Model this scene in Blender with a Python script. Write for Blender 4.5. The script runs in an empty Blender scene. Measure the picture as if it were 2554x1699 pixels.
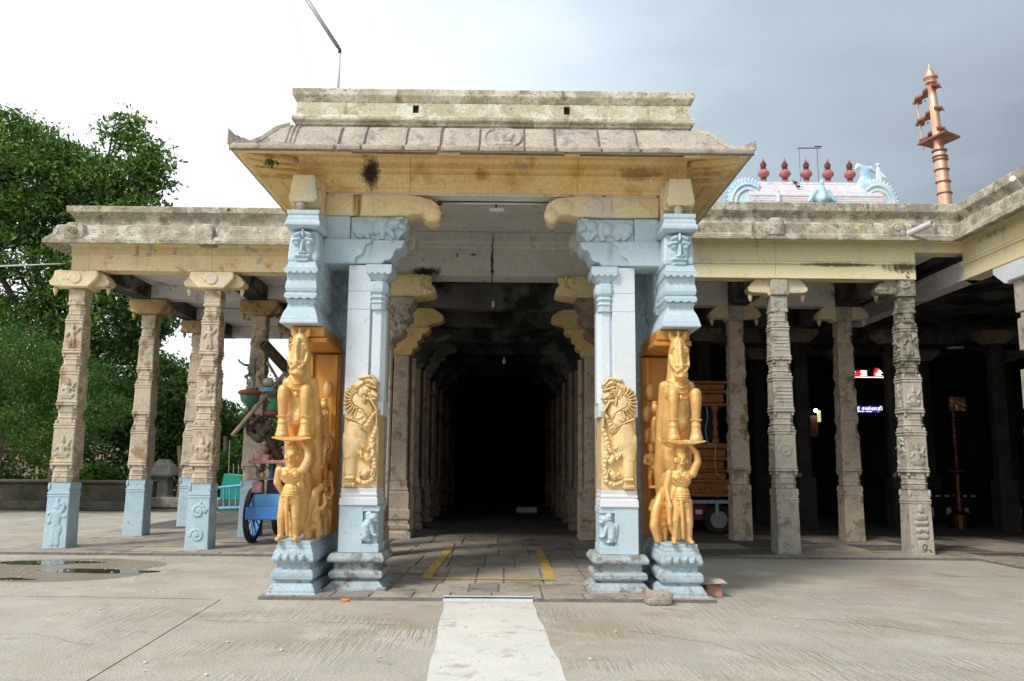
import bpy, bmesh, math, random
import numpy as np
from mathutils import Vector, Matrix, noise
random.seed(7)
rng = np.random.default_rng(11)
R = math.radians
S = bpy.context.scene
COL = S.collection

# ------------------------------------------------------------------ camera
cam_d = bpy.data.cameras.new('camera')
cam = bpy.data.objects.new('camera', cam_d)
COL.objects.link(cam)
S.camera = cam
cam_d.sensor_width = 36.0
cam_d.lens = 29.55
cam_d.clip_start = 0.1
cam_d.clip_end = 2000
m = Matrix(((0.999933, -0.0094982, -0.0066063, 0),
            (-0.0079245, -0.1462196, -0.9892204, 0),
            (0.0084299, 0.9892066, -0.1462851, 1.6),
            (0, 0, 0, 1)))
cam.matrix_world = m

# ------------------------------------------------------------------ sky and sun
SUN_EL, SUN_AZ = R(48), R(222)          # azimuth measured clockwise from +Y: behind and left of the camera
W = bpy.data.worlds.new('World')
S.world = W
W.use_nodes = True
nt = W.node_tree
nt.nodes.clear()
def wn(t, **k):
    n = nt.nodes.new(t)
    for a, b in k.items(): setattr(n, a, b)
    return n
def wmath(op, a, b=None, c=None, clamp=False):
    n = wn('ShaderNodeMath', operation=op); n.use_clamp = clamp
    for i, v in enumerate((a, b, c)):
        if v is None: continue
        if isinstance(v, (int, float)): n.inputs[i].default_value = v
        else: nt.links.new(v, n.inputs[i])
    return n.outputs[0]
out = wn('ShaderNodeOutputWorld'); bg = wn('ShaderNodeBackground')
bg.inputs['Strength'].default_value = 0.1
sky = wn('ShaderNodeTexSky', sky_type='NISHITA', sun_disc=False)
sky.sun_elevation = SUN_EL; sky.sun_rotation = SUN_AZ
tc = wn('ShaderNodeTexCoord'); sep = wn('ShaderNodeSeparateXYZ')
nt.links.new(tc.outputs['Generated'], sep.inputs[0])
mp = wn('ShaderNodeMapping'); mp.inputs['Scale'].default_value = (1, 1, 2.4)
nt.links.new(tc.outputs['Generated'], mp.inputs[0])
nz = wn('ShaderNodeTexNoise'); nz.inputs['Scale'].default_value = 2.1; nz.inputs['Detail'].default_value = 5; nz.inputs['Roughness'].default_value = 0.52
nt.links.new(mp.outputs[0], nz.inputs['Vector'])
# storm cloud builds towards +X, low down; white broken cloud towards -X
low = wmath('SUBTRACT', 0.50, sep.outputs['Z'])
t = wmath('MULTIPLY_ADD', sep.outputs['X'], 0.85, 0.395)
t = wmath('ADD', t, wmath('MULTIPLY', wmath('MAXIMUM', wmath('MULTIPLY', sep.outputs['X'], low), 0.0), 2.0))
t = wmath('ADD', t, wmath('MULTIPLY', wmath('SUBTRACT', nz.outputs['Fac'], 0.5), 0.62), clamp=True)
cr = wn('ShaderNodeValToRGB')
nt.links.new(t, cr.inputs[0])
e = cr.color_ramp.elements
e[0].position = 0.0; e[0].color = (1.0, 1.0, 1.0, 1)
e[1].position = 1.0; e[1].color = (0.20, 0.235, 0.265, 1)
for p, c in ((0.26, (.84, .90, .94, 1)), (0.46, (.60, .69, .76, 1)), (0.68, (.40, .475, .53, 1)), (0.86, (.31, .36, .40, 1))):
    x = e.new(p); x.color = c
vm = wn('ShaderNodeVectorMath', operation='SCALE'); vm.inputs['Scale'].default_value = 7.4
nt.links.new(cr.outputs[0], vm.inputs[0])
mx = wn('ShaderNodeMix', data_type='RGBA'); mx.inputs[0].default_value = 0.9
nt.links.new(sky.outputs[0], mx.inputs[6]); nt.links.new(vm.outputs[0], mx.inputs[7])
nt.links.new(mx.outputs[2], bg.inputs['Color'])
nt.links.new(bg.outputs[0], out.inputs[0])

sun_d = bpy.data.lights.new('sun', 'SUN')
sun_d.energy = 1.5; sun_d.angle = R(14); sun_d.color = (1.0, 0.95, 0.86)
sun = bpy.data.objects.new('sun', sun_d); COL.objects.link(sun)
sd = Vector((math.sin(SUN_AZ) * math.cos(SUN_EL), math.cos(SUN_AZ) * math.cos(SUN_EL), math.sin(SUN_EL)))
sun.rotation_euler = sd.to_track_quat('Z', 'Y').to_euler()
sun.location = sd * 60
S.view_settings.view_transform = 'Standard'
S.view_settings.look = 'None'
S.view_settings.exposure = 0.88
S.view_settings.gamma = 1
S.view_settings.use_curve_mapping = False

# ------------------------------------------------------------------ materials
def mat(name, c1, c2=None, scale=3.0, patches=(), streak=None, pits=None, stains=(), rough=0.85, bump=0.25, bscale=40, metal=0.0,
        fine=0.10, coord='pos', spec=0.3, emit=None, rvar=0.0):
    """procedural surface: two tones mixed by noise, optional patches [(colour, threshold, scale, softness, stretch)],
    optional vertical rain streaks (colour, threshold, scale) and a fine bump"""
    M = bpy.data.materials.new(name); M.use_nodes = True
    n = M.node_tree; N = n.nodes; L = n.links
    b = N['Principled BSDF']
    b.inputs['Roughness'].default_value = rough; b.inputs['Metallic'].default_value = metal
    b.inputs['Specular IOR Level'].default_value = spec
    if coord == 'pos':
        g = N.new('ShaderNodeNewGeometry'); P = g.outputs['Position']
    else:
        g = N.new('ShaderNodeTexCoord'); P = g.outputs['Object']
    def noi(sc, det=5, rgh=0.55, stretch=None, off=(0, 0, 0)):
        v = P
        mpn = N.new('ShaderNodeMapping'); mpn.inputs['Location'].default_value = off
        if stretch: mpn.inputs['Scale'].default_value = stretch
        L.new(P, mpn.inputs[0]); v = mpn.outputs[0]
        t = N.new('ShaderNodeTexNoise'); t.inputs['Scale'].default_value = sc
        t.inputs['Detail'].default_value = det; t.inputs['Roughness'].default_value = rgh
        L.new(v, t.inputs['Vector']); return t.outputs['Fac']
    def ramp(f, a, bb):
        r = N.new('ShaderNodeMapRange'); r.interpolation_type = 'SMOOTHSTEP'
        r.inputs['From Min'].default_value = a; r.inputs['From Max'].default_value = bb
        L.new(f, r.inputs['Value']); return r.outputs[0]
    def mix(f, A, B):
        x = N.new('ShaderNodeMix'); x.data_type = 'RGBA'
        L.new(f, x.inputs[0])
        for i, c in ((6, A), (7, B)):
            if isinstance(c, tuple): x.inputs[i].default_value = (c[0], c[1], c[2], 1)
            else: L.new(c, x.inputs[i])
        return x.outputs[2]
    c2 = c2 or tuple(v * 0.8 for v in c1)
    col = mix(ramp(noi(scale), 0.38, 0.62), tuple(c1), tuple(c2))
    k = 0
    for p in patches:
        pc, th, sc = p[:3]; so = p[3] if len(p) > 3 else 0.05; st = p[4] if len(p) > 4 else None
        k += 7.3
        col = mix(ramp(noi(sc, 6, 0.62, st, (k, k * 1.7, k * .6)), th - so, th + so), col, tuple(pc))
    if streak:
        sc_, th, s = streak
        col = mix(ramp(noi(s, 4, 0.6, (1, 1, 0.09), (3.1, 9.2, 0)), th - .06, th + .08), col, tuple(sc_))
    for (cx_, cy_, cz_), (rx_, ry_, rz_), sc_ in stains:      # one stain with a place and shape of its own
        mp_ = N.new('ShaderNodeMapping'); mp_.vector_type = 'TEXTURE'; mp_.inputs['Location'].default_value = (cx_, cy_, cz_); mp_.inputs['Scale'].default_value = (rx_, ry_, rz_)
        L.new(P, mp_.inputs[0]); ln = N.new('ShaderNodeVectorMath'); ln.operation = 'LENGTH'; L.new(mp_.outputs[0], ln.inputs[0])
        ad = N.new('ShaderNodeMath'); ad.operation = 'MULTIPLY_ADD'; L.new(noi(9, 8, .8, (1, 1, .5)), ad.inputs[0]); ad.inputs[1].default_value = -2.2; L.new(ln.outputs['Value'], ad.inputs[2])
        col = mix(ramp(ad.outputs[0], -.10, -.75), col, tuple(sc_))
    if pits:
        col = mix(ramp(noi(pits[2], 4, .75, (1, 1, 1.6), (5, 2, 8)), pits[1] - .03, pits[1] + .03), col, tuple(pits[0]))
    if fine:
        f = noi(bscale * 1.3, 3, 0.6)
        mr = N.new('ShaderNodeMapRange'); mr.inputs['From Min'].default_value = .3; mr.inputs['From Max'].default_value = .7
        mr.inputs['To Min'].default_value = 1 - fine * 1.4; mr.inputs['To Max'].default_value = 1 + fine
        L.new(f, mr.inputs['Value'])
        vs = N.new('ShaderNodeVectorMath'); vs.operation = 'SCALE'
        L.new(col, vs.inputs[0]); L.new(mr.outputs[0], vs.inputs['Scale']); col = vs.outputs[0]
    L.new(col, b.inputs['Base Color'])
    if bump:
        bn = N.new('ShaderNodeBump'); bn.inputs['Strength'].default_value = bump; bn.inputs['Distance'].default_value = 0.02
        L.new(noi(bscale, 8, 0.68), bn.inputs['Height']); L.new(bn.outputs[0], b.inputs['Normal'])
    if rvar:
        r2 = N.new('ShaderNodeMapRange'); r2.inputs['From Min'].default_value = .35; r2.inputs['From Max'].default_value = .65
        r2.inputs['To Min'].default_value = rough - rvar; r2.inputs['To Max'].default_value = rough + rvar
        L.new(noi(scale * 3), r2.inputs['Value']); L.new(r2.outputs[0], b.inputs['Roughness'])
    if emit:
        b.inputs['Emission Color'].default_value = (*emit[0], 1); b.inputs['Emission Strength'].default_value = emit[1]
    return M

SOOT = (.035, .033, .03); LICHEN = (.13, .115, .06); PEEL = (.55, .53, .48)
M = {}
M['blue'] = mat('blue_lime_paint', (.52, .65, .72), (.48, .61, .69), 2.2, [((.56, .68, .74), .58, 6, .06), ((.34, .37, .37), .67, 9, .04)], streak=((.36, .44, .48), .66, 7), rough=.75, bump=.22, bscale=28, fine=.07)
M['pale'] = mat('lit_pale_blue_paint', (.70, .77, .83), (.66, .74, .81), 1.6, [((.42, .50, .55), .68, 5, .05)], rough=.7, bump=.12, bscale=22, fine=.05)  # paler than the lower blue, overexposed brightness put into its colour
M['bluebase'] = mat('worn_blue_paint', (.46, .59, .67), (.40, .50, .56), 3, [((.30, .30, .28), .60, 8, .05), ((.60, .60, .56), .68, 20, .03)], rough=.85, bump=.5, bscale=24, fine=.12)
M['greybase'] = mat('grey_worn_base', (.42, .49, .52), (.34, .38, .39), 4, [((.22, .20, .17), .56, 7, .05), ((.55, .55, .52), .65, 22, .03)], rough=.9, bump=.6, bscale=22, fine=.14)
M['bluecol'] = mat('sky_blue_dado_paint', (.46, .60, .69), (.41, .55, .64), 2.2, [((.38, .38, .37), .66, 7, .04)], rough=.8, bump=.35, bscale=26, fine=.1)
M['white'] = mat('white_paint', (.74, .76, .80), (.66, .70, .76), 3, rough=.7, bump=.15, fine=.05)
M['yellow'] = mat('yellow_lime_wash', (.85, .71, .42), (.81, .64, .34), 1.3, [((.72, .60, .38), .58, 2.2, .08), ((.50, .27, .09), .64, 3.1, .06), ((.45, .43, .40), .66, 2.7, .04)], streak=((.32, .20, .08), .66, 5), rough=.85, bump=.3, bscale=20, fine=.08)
M['soffit'] = mat('stained_ochre_soffit', (.84, .66, .34), (.80, .59, .27), 1.4, [((.60, .38, .14), .60, 2.3, .10), ((.52, .48, .42), .67, 2.0, .04), ((.30, .16, .06), .72, 2.6, .04)], streak=((.50, .31, .12), .68, 4), stains=[((-1.83, 10.7, 5.42), (.15, .6, .26), SOOT), ((-.35, 10.7, 5.42), (.13, .5, .10), (.48, .26, .10)), ((1.75, 10.7, 5.45), (.40, .6, .12), (.42, .28, .13))], rough=.88, bump=.3, bscale=20)
M['cream'] = mat('cream_lime_wash', (.80, .70, .46), (.76, .62, .36), 1.5, [((.66, .62, .52), .56, 2.4, .06), ((.45, .40, .31), .68, 6, .04)], streak=((.28, .24, .16), .70, 7), rough=.85, bump=.3, bscale=22, fine=.08)
M['paleyellow'] = mat('pale_yellow_wash', (.86, .77, .50), (.84, .73, .43), 1.2, stains=[((7.5, 15.45, 5.36), (.45, .4, .13), (.10, .09, .05)), ((6.3, 15.5, 5.40), (.9, .3, .05), (.22, .19, .10)), ((8.45, 14.4, 5.75), (.3, .9, .10), (.25, .20, .11)), ((7.8, 15.3, 5.9), (.2, .4, .05), SOOT)], patches= [((.70, .66, .56), .62, 2.4, .05), ((.50, .44, .30), .70, 4, .05)], streak=((.22, .18, .10), .71, 5), rough=.85, bump=.25, bscale=20, fine=.07)
M['weather'] = mat('weathered_lime_plaster', (.44, .39, .30), (.335, .30, .24), 1.8, [((.60, .56, .46), .54, 3.0, .07), ((.27, .24, .17), .58, 4.3, .07), ((.62, .52, .26), .66, 3, .04), (SOOT, .69, 9, .05)], streak=((.16, .14, .10), .64, 4.5), pits=((.14, .125, .095), .60, 22), rough=.93, bump=.5, bscale=20, fine=.15)
M['weatherwall'] = mat('cream_parapet_plaster', (.66, .60, .45), (.56, .50, .37), 2.2, [((.76, .73, .64), .52, 4, .06), ((.40, .34, .20), .62, 4, .05), (SOOT, .72, 10, .04)], streak=((.30, .25, .16), .66, 5), pits=((.26, .22, .15), .63, 22), rough=.93, bump=.5, bscale=20, fine=.14)
M['weathertop'] = mat('weathered_lime_parapet', (.56, .50, .37), (.42, .37, .27), 1.6, [((.74, .70, .58), .50, 2.6, .07), ((.34, .30, .19), .61, 3.3, .07), (SOOT, .70, 10, .04)], streak=((.24, .20, .12), .66, 4), pits=((.20, .17, .11), .61, 20), rough=.93, bump=.5, bscale=20, fine=.14)
M['pinkstone'] = mat('pink_granite', (.53, .455, .37), (.46, .41, .345), 5, [((.30, .27, .25), .58, 4, .07), ((.20, .18, .16), .66, 30, .04, (1, 1, 3))], rough=.92, bump=.7, bscale=26, fine=.2)
M['mortar'] = mat('grey_mortar', (.24, .22, .195), (.18, .165, .15), 9, rough=.95, bump=.6, fine=.2)
M['lip'] = mat('brown_stained_stone', (.26, .19, .13), (.20, .15, .11), 4, [((.45, .42, .38), .66, 5, .03)], rough=.92, bump=.4, fine=.15)
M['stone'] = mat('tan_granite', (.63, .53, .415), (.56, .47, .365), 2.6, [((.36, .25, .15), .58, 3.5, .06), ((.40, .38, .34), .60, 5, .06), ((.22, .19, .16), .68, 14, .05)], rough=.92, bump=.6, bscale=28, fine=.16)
M['stonegrey'] = mat('grey_granite', (.53, .49, .415), (.46, .43, .365), 2.6, [((.36, .28, .21), .60, 3.5, .06), ((.25, .24, .21), .62, 5, .06), (SOOT, .70, 9, .06)], rough=.92, bump=.65, bscale=28, fine=.18)
M['stonedark'] = mat('shade_brown_granite', (.31, .235, .18), (.23, .175, .14), 2.6, [((.14, .11, .09), .58, 4, .06), ((.33, .25, .20), .62, 6, .05)], rough=.92, bump=.6, bscale=28, fine=.18)  # darker copy of the stone, interior shade put into its colour
M['stonelichen'] = mat('lichen_granite', (.42, .39, .32), (.30, .28, .22), 3.2, [((.14, .14, .085), .53, 6, .06), ((.10, .095, .08), .60, 12, .05)], rough=.94, bump=.8, bscale=26, fine=.2)
M['ceil'] = mat('grey_ceiling_wash', (.74, .73, .72), (.66, .65, .64), 1.4, stains=[((-1.45, 14.6, 4.98), (.35, .4, .12), SOOT), ((-.27, 14.55, 5.2), (.03, .2, .4), SOOT), ((-.6, 14.5, 5.3), (.12, .2, .04), SOOT), ((-7.9, 17, 5.3), (.3, 1.5, .2), SOOT)], patches=[((.30, .24, .19), .66, 2.0, .06), (SOOT, .70, 5, .04)], rough=.95, bump=.3, bscale=12, fine=.08)
M['ceildark'] = mat('soot_and_shade_ceiling', (.20, .195, .19), (.11, .105, .10), .9, [(SOOT, .53, .9, .07)], rough=.95, bump=.35, bscale=12, fine=.1)  # soot tone that also holds interior shade on deep ceilings and brackets
M['goldframe'] = mat('shaded_gold_paint', (.66, .33, .075), (.60, .28, .06), 3, rough=.42, bump=.10, bscale=26, metal=.3, fine=.05, spec=.5)  # deeper copy of the gold, shade of the sides put into colour
M['gold'] = mat('gold_paint', (.82, .50, .19), (.78, .45, .15), 3, [((.92, .66, .32), .60, 5, .08), ((.74, .42, .14), .63, 11, .06)], rough=.46, bump=.30, bscale=24, metal=.35, fine=.05, spec=.5)
M['goldpale'] = mat('pale_gold_paint', (.86, .67, .37), (.82, .61, .30), 4, [((.74, .49, .20), .60, 9, .06)], rough=.5, bump=.35, bscale=30, metal=.15, fine=.06, spec=.45)
M['hallwall'] = mat('shade_black_wall', (.03, .028, .026), (.02, .019, .018), .8, rough=.95, bump=.2, fine=.1)  # near-black colour puts the unlit hall's darkness into its walls
M['halldark'] = mat('shade_dark_granite', (.06, .055, .05), (.04, .037, .034), 1.3, rough=.92, bump=.5, fine=.15)  # granite darkened in colour to hold the gloom deep in the hall
M['paver'] = mat('granite_paving', (.40, .35, .29), (.33, .295, .25), 3.0, [((.22, .20, .18), .57, 2.2, .06), ((.40, .33, .26), .60, 4, .05)], rough=.8, bump=.5, bscale=26, fine=.16, rvar=.08)
M['paver2'] = mat('granite_paving_dark', (.33, .30, .26), (.27, .245, .22), 3.0, [((.17, .16, .15), .57, 2.2, .06)], rough=.78, bump=.5, bscale=26, fine=.16, rvar=.08)
M['paver3'] = mat('tan_granite_paving', (.46, .40, .32), (.39, .34, .28), 3.0, [((.25, .23, .20), .58, 2.2, .06)], rough=.82, bump=.5, bscale=26, fine=.15)
M['hallpaver'] = mat('shade_dark_paving', (.15, .14, .125), (.11, .105, .095), 2.0, [((.11, .105, .10), .54, 1.6, .06)], rough=.75, bump=.4, bscale=22, fine=.16, rvar=.1)  # floor tone darkened to carry the interior gloom
M['joint'] = mat('dark_joint_soil', (.10, .085, .065), (.07, .06, .05), 6, rough=1, bump=.4)
M['soil'] = mat('dry_soil', (.27, .21, .15), (.20, .16, .115), .8, [((.12, .17, .05), .60, .7, .06)], rough=1, bump=.6, bscale=9)
M['yline'] = mat('worn_yellow_line', (.72, .50, .10), (.54, .36, .10), 8, [((.33, .28, .22), .56, 16, .06)], rough=.8, bump=.4, bscale=30, fine=.14)
M['path'] = mat('white_path_paint', (.71, .70, .65), (.66, .65, .60), 2, [((.50, .46, .39), .62, 4, .08), ((.42, .36, .29), .67, 12, .04, (1, .4, 1))], rough=.8, bump=.4, bscale=34, fine=.08)
M['puddle'] = mat('still_water', (.08, .065, .04), (.07, .06, .04), 2, rough=.03, bump=0, fine=0, spec=.6)
M['wet'] = mat('wet_concrete', (.29, .25, .185), (.25, .215, .16), 2, [((.27, .23, .17), .58, 5, .08)], rough=.42, bump=.3, bscale=30, fine=.1, spec=.4)
M['copper'] = mat('copper', (.84, .50, .34), (.76, .42, .27), 3, [((.85, .60, .30), .60, 2, .08)], rough=.36, bump=.06, metal=.75, fine=.08, spec=.5)
M['copperdark'] = mat('dull_copper', (.36, .17, .11), (.30, .14, .09), 3, rough=.5, bump=.1, metal=.5, fine=.1)
M['kred'] = mat('rose_red_paint', (.48, .16, .155), (.42, .13, .13), 3, rough=.7, bump=.1)
M['kdark'] = mat('maroon_paint', (.20, .07, .07), (.16, .06, .06), 3, rough=.7, bump=.1)
M['pinkstucco'] = mat('pink_white_stucco', (.74, .55, .60), (.66, .68, .70), 3.4, [((.40, .66, .84), .60, 2.2, .05), ((.50, .30, .34), .66, 5, .04)], rough=.8, bump=.5, bscale=5, fine=.1)
M['whitestucco'] = mat('mint_white_stucco', (.72, .78, .76), (.64, .74, .74), 2.2, [((.74, .56, .60), .60, 3, .05), ((.36, .50, .42), .67, 6, .04)], rough=.8, bump=.4, bscale=5, fine=.1)
M['bluestucco'] = mat('light_blue_stucco', (.40, .66, .84), (.66, .78, .86), 1.8, rough=.8, bump=.4, bscale=6, fine=.08)
M['bark'] = mat('grey_brown_bark', (.13, .10, .075), (.085, .065, .05), 5, rough=.95, bump=.9, bscale=12, fine=.2)
M['wood'] = mat('grey_pole_wood', (.34, .26, .19), (.26, .20, .15), 6, rough=.85, bump=.5, bscale=30, fine=.15)
M['ochredark'] = mat('dull_ochre_wash', (.52, .37, .16), (.40, .27, .12), 2.5, [((.24, .18, .12), .56, 4, .06)], rough=.9, bump=.4)
M['darkwood'] = mat('dark_carved_wood', (.085, .06, .042), (.055, .042, .032), 8, [((.16, .11, .075), .62, 12, .06)], rough=.7, bump=.5, bscale=24)
M['orangewood'] = mat('varnished_orange_wood', (.50, .19, .065), (.40, .145, .05), 5, rough=.38, bump=.15, bscale=24, fine=.12, spec=.5)
M['bluepaint'] = mat('bright_blue_enamel', (.055, .22, .60), (.05, .18, .50), 4, [((.10, .12, .16), .66, 9, .04)], rough=.42, bump=.15, spec=.5)
M['bluepaint2'] = mat('light_blue_enamel', (.13, .40, .68), (.10, .34, .60), 4, rough=.5, bump=.1, spec=.5)
M['navy'] = mat('dark_navy_panel', (.03, .04, .07), (.025, .03, .05), 3, rough=.5, bump=.1)
M['rubber'] = mat('dusty_black_rubber', (.055, .05, .045), (.035, .033, .03), 6, rough=.85, bump=.3)
M['iron'] = mat('dark_iron', (.09, .085, .08), (.06, .055, .05), 6, rough=.6, bump=.3, metal=.5)
M['steel'] = mat('grey_steel', (.42, .43, .43), (.34, .35, .35), 6, rough=.5, bump=.1, metal=.3)
M['pvc'] = mat('white_plastic', (.66, .67, .66), (.60, .61, .60), 5, rough=.5, bump=.05)
M['green'] = mat('faded_green_enamel', (.06, .24, .15), (.05, .19, .12), 5, [((.20, .26, .20), .62, 8, .05)], rough=.6, bump=.2)
M['greennet'] = mat('green_plastic', (.02, .36, .23), (.02, .30, .20), 5, rough=.55, bump=.2)
M['rust'] = mat('rust_red_paint', (.30, .085, .055), (.24, .07, .05), 5, rough=.7, bump=.2)
M['pinkpaint'] = mat('faded_pink_paint', (.58, .27, .23), (.48, .22, .19), 6, [((.6, .5, .45), .6, 10, .05)], rough=.7, bump=.2)
M['greystatue'] = mat('green_grey_statue', (.22, .26, .22), (.16, .19, .165), 6, [((.07, .085, .08), .58, 6, .05)], rough=.7, bump=.3)
M['wallyellow'] = mat('far_cream_wall', (.34, .30, .21), (.27, .24, .17), .8, [((.16, .15, .11), .55, 1.5, .06)], streak=((.18, .15, .1), .62, 1.5), rough=.95, bump=.3, bscale=8)
M['lowwall'] = mat('dark_mossy_masonry', (.16, .14, .11), (.11, .10, .08), 1.5, [((.08, .10, .04), .58, 2, .06)], rough=.95, bump=.6, bscale=10)
M['brass'] = mat('dimmed_brass', (.12, .06, .03), (.08, .04, .02), 6, rough=.4, bump=.1, metal=.8, spec=.5)  # brass darkened so the lamp pillar looks dim in the hall
M['flower'] = mat('marigold_orange', (.85, .30, .02), (.80, .40, .05), 30, rough=.8, bump=.2)
M['petal'] = mat('white_petal', (.75, .74, .70), (.70, .68, .62), 20, rough=.8, bump=0)
M['redglow'] = mat('red_neon', (.4, .01, .02), rough=.5, bump=0, fine=0, emit=((1, .02, .04), .55))
M['whiteglow'] = mat('white_neon', (.8, .8, .8), rough=.5, bump=0, fine=0, emit=((1, .93, .88), .85))
M['blueglow'] = mat('blue_sign_panel', (.02, .02, .3), rough=.5, bump=0, fine=0, emit=((.03, .03, .5), .35))
M['bulb'] = mat('lit_bulb', (.9, .9, .9), rough=.5, bump=0, fine=0, emit=((.9, .97, 1), 14))
M['yellamp'] = mat('lit_yellow_panel', (.7, .65, .3), rough=.5, bump=0, fine=0, emit=((.8, .75, .35), .45))
M['blacktile'] = mat('black_tile', (.02, .02, .02), rough=.4, bump=0, fine=0)
M['whitetile'] = mat('white_tile', (.75, .75, .75), rough=.4, bump=0, fine=0)

# leaf materials
def leafmat(name, c1, c2, c3):
    Mt = bpy.data.materials.new(name); Mt.use_nodes = True
    N = Mt.node_tree.nodes; L = Mt.node_tree.links; N.clear()
    o = N.new('ShaderNodeOutputMaterial'); g = N.new('ShaderNodeNewGeometry')
    r = N.new('ShaderNodeValToRGB'); el = r.color_ramp.elements
    el[0].color = (*c1, 1); el[1].color = (*c3, 1); x = el.new(.55); x.color = (*c2, 1)
    L.new(g.outputs['Random Per Island'], r.inputs[0])
    d = N.new('ShaderNodeBsdfPrincipled'); d.inputs['Roughness'].default_value = .5; d.inputs['Specular IOR Level'].default_value = .35
    tr = N.new('ShaderNodeBsdfTranslucent'); mxs = N.new('ShaderNodeMixShader'); mxs.inputs[0].default_value = .36
    L.new(r.outputs[0], d.inputs['Base Color'])
    sc = N.new('ShaderNodeVectorMath'); sc.operation = 'MULTIPLY'; sc.inputs[1].default_value = (1.5, 1.7, .7)
    L.new(r.outputs[0], sc.inputs[0]); L.new(sc.outputs[0], tr.inputs[0])
    L.new(d.outputs[0], mxs.inputs[1]); L.new(tr.outputs[0], mxs.inputs[2]); L.new(mxs.outputs[0], o.inputs[0])
    return Mt
M['leaf'] = leafmat('broad_green_leaf', (.035, .075, .022), (.085, .165, .042), (.21, .33, .09))
M['leaf2'] = leafmat('feathery_green_leaf', (.045, .10, .03), (.08, .175, .05), (.14, .26, .075))
M['leaf3'] = leafmat('bright_shrub_leaf', (.04, .11, .015), (.09, .20, .03), (.14, .28, .05))
M['grass'] = leafmat('grass_blade', (.05, .12, .02), (.09, .19, .03), (.15, .25, .06))

# concrete with brushed finish
def concrete():
    Mt = mat('brushed_concrete', (.485, .45, .38), (.43, .40, .34), .7,
             [((.39, .325, .25), .60, .5, .12), ((.50, .47, .41), .58, 1.3, .08), ((.34, .28, .205), .68, 2.2, .08), ((.24, .215, .18), .70, 26, .02), ((.40, .31, .22), .64, .9, .07)],
             rough=.88, bump=0, bscale=30, fine=.17, pits=((.30, .26, .20), .645, 38))
    N = Mt.node_tree.nodes; L = Mt.node_tree.links; b = N['Principled BSDF']
    g = N.new('ShaderNodeNewGeometry')
    hs = []
    for rot, sc, thr in ((R(8), (22, 1.6, 1), .5), (R(-24), (20, 1.4, 1), .52)):
        mp = N.new('ShaderNodeMapping'); mp.inputs['Rotation'].default_value = (0, 0, rot); mp.inputs['Scale'].default_value = sc
        L.new(g.outputs['Position'], mp.inputs[0])
        t = N.new('ShaderNodeTexNoise'); t.inputs['Scale'].default_value = 1.0; t.inputs['Detail'].default_value = 3; t.inputs['Roughness'].default_value = .6
        L.new(mp.outputs[0], t.inputs['Vector'])
        k = N.new('ShaderNodeTexNoise'); k.inputs['Scale'].default_value = .8; k.inputs['Detail'].default_value = 2
        mq = N.new('ShaderNodeMapping'); mq.inputs['Location'].default_value = (rot * 40, 5, 0); L.new(g.outputs['Position'], mq.inputs[0]); L.new(mq.outputs[0], k.inputs['Vector'])
        kr = N.new('ShaderNodeMapRange'); kr.inputs['From Min'].default_value = .50; kr.inputs['From Max'].default_value = .62; L.new(k.outputs['Fac'], kr.inputs['Value'])
        mu = N.new('ShaderNodeMath'); mu.operation = 'MULTIPLY'; L.new(t.outputs['Fac'], mu.inputs[0]); L.new(kr.outputs[0], mu.inputs[1]); hs.append(mu.outputs[0])
    fi = N.new('ShaderNodeTexNoise'); fi.inputs['Scale'].default_value = 55; fi.inputs['Detail'].default_value = 5; L.new(g.outputs['Position'], fi.inputs['Vector'])
    a = N.new('ShaderNodeMath'); a.operation = 'ADD'; L.new(hs[0], a.inputs[0]); L.new(hs[1], a.inputs[1])
    a2 = N.new('ShaderNodeMath'); a2.operation = 'MULTIPLY_ADD'; L.new(fi.outputs['Fac'], a2.inputs[0]); a2.inputs[1].default_value = .35; L.new(a.outputs[0], a2.inputs[2])
    bn = N.new('ShaderNodeBump'); bn.inputs['Strength'].default_value = 1.0; bn.inputs['Distance'].default_value = .035
    L.new(a2.outputs[0], bn.inputs['Height']); L.new(bn.outputs[0], b.inputs['Normal'])
    return Mt
M['concrete'] = concrete()

# ------------------------------------------------------------------ object helpers
ORG = {}
def link(o): COL.objects.link(o); return o
def thing(name, label, cat, loc=(0, 0, 0), group=None, kind=None):
    o = link(bpy.data.objects.new(name, None)); o.empty_display_size = .3
    o.location = loc; ORG[o] = Vector(loc)
    o['kind'] = kind or 'thing'
    if not kind:
        o['label'] = label; o['category'] = cat
    if group: o['group'] = group
    return o
def tag(o, label=None, cat=None, group=None, kind=None):
    if label: o['label'] = label
    if cat: o['category'] = cat
    if group: o['group'] = group
    o['kind'] = kind or 'thing'
    return o
def oct_ring(hw, hd, ch, n=1):
    """square ring with corners cut by ch (0 = square); counter-clockwise"""
    c = ch * min(hw, hd)
    pts = [(-hw + c, -hd), (hw - c, -hd), (hw, -hd + c), (hw, hd - c), (hw - c, hd), (-hw + c, hd), (-hw, hd - c), (-hw, -hd + c)]
    return pts
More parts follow.
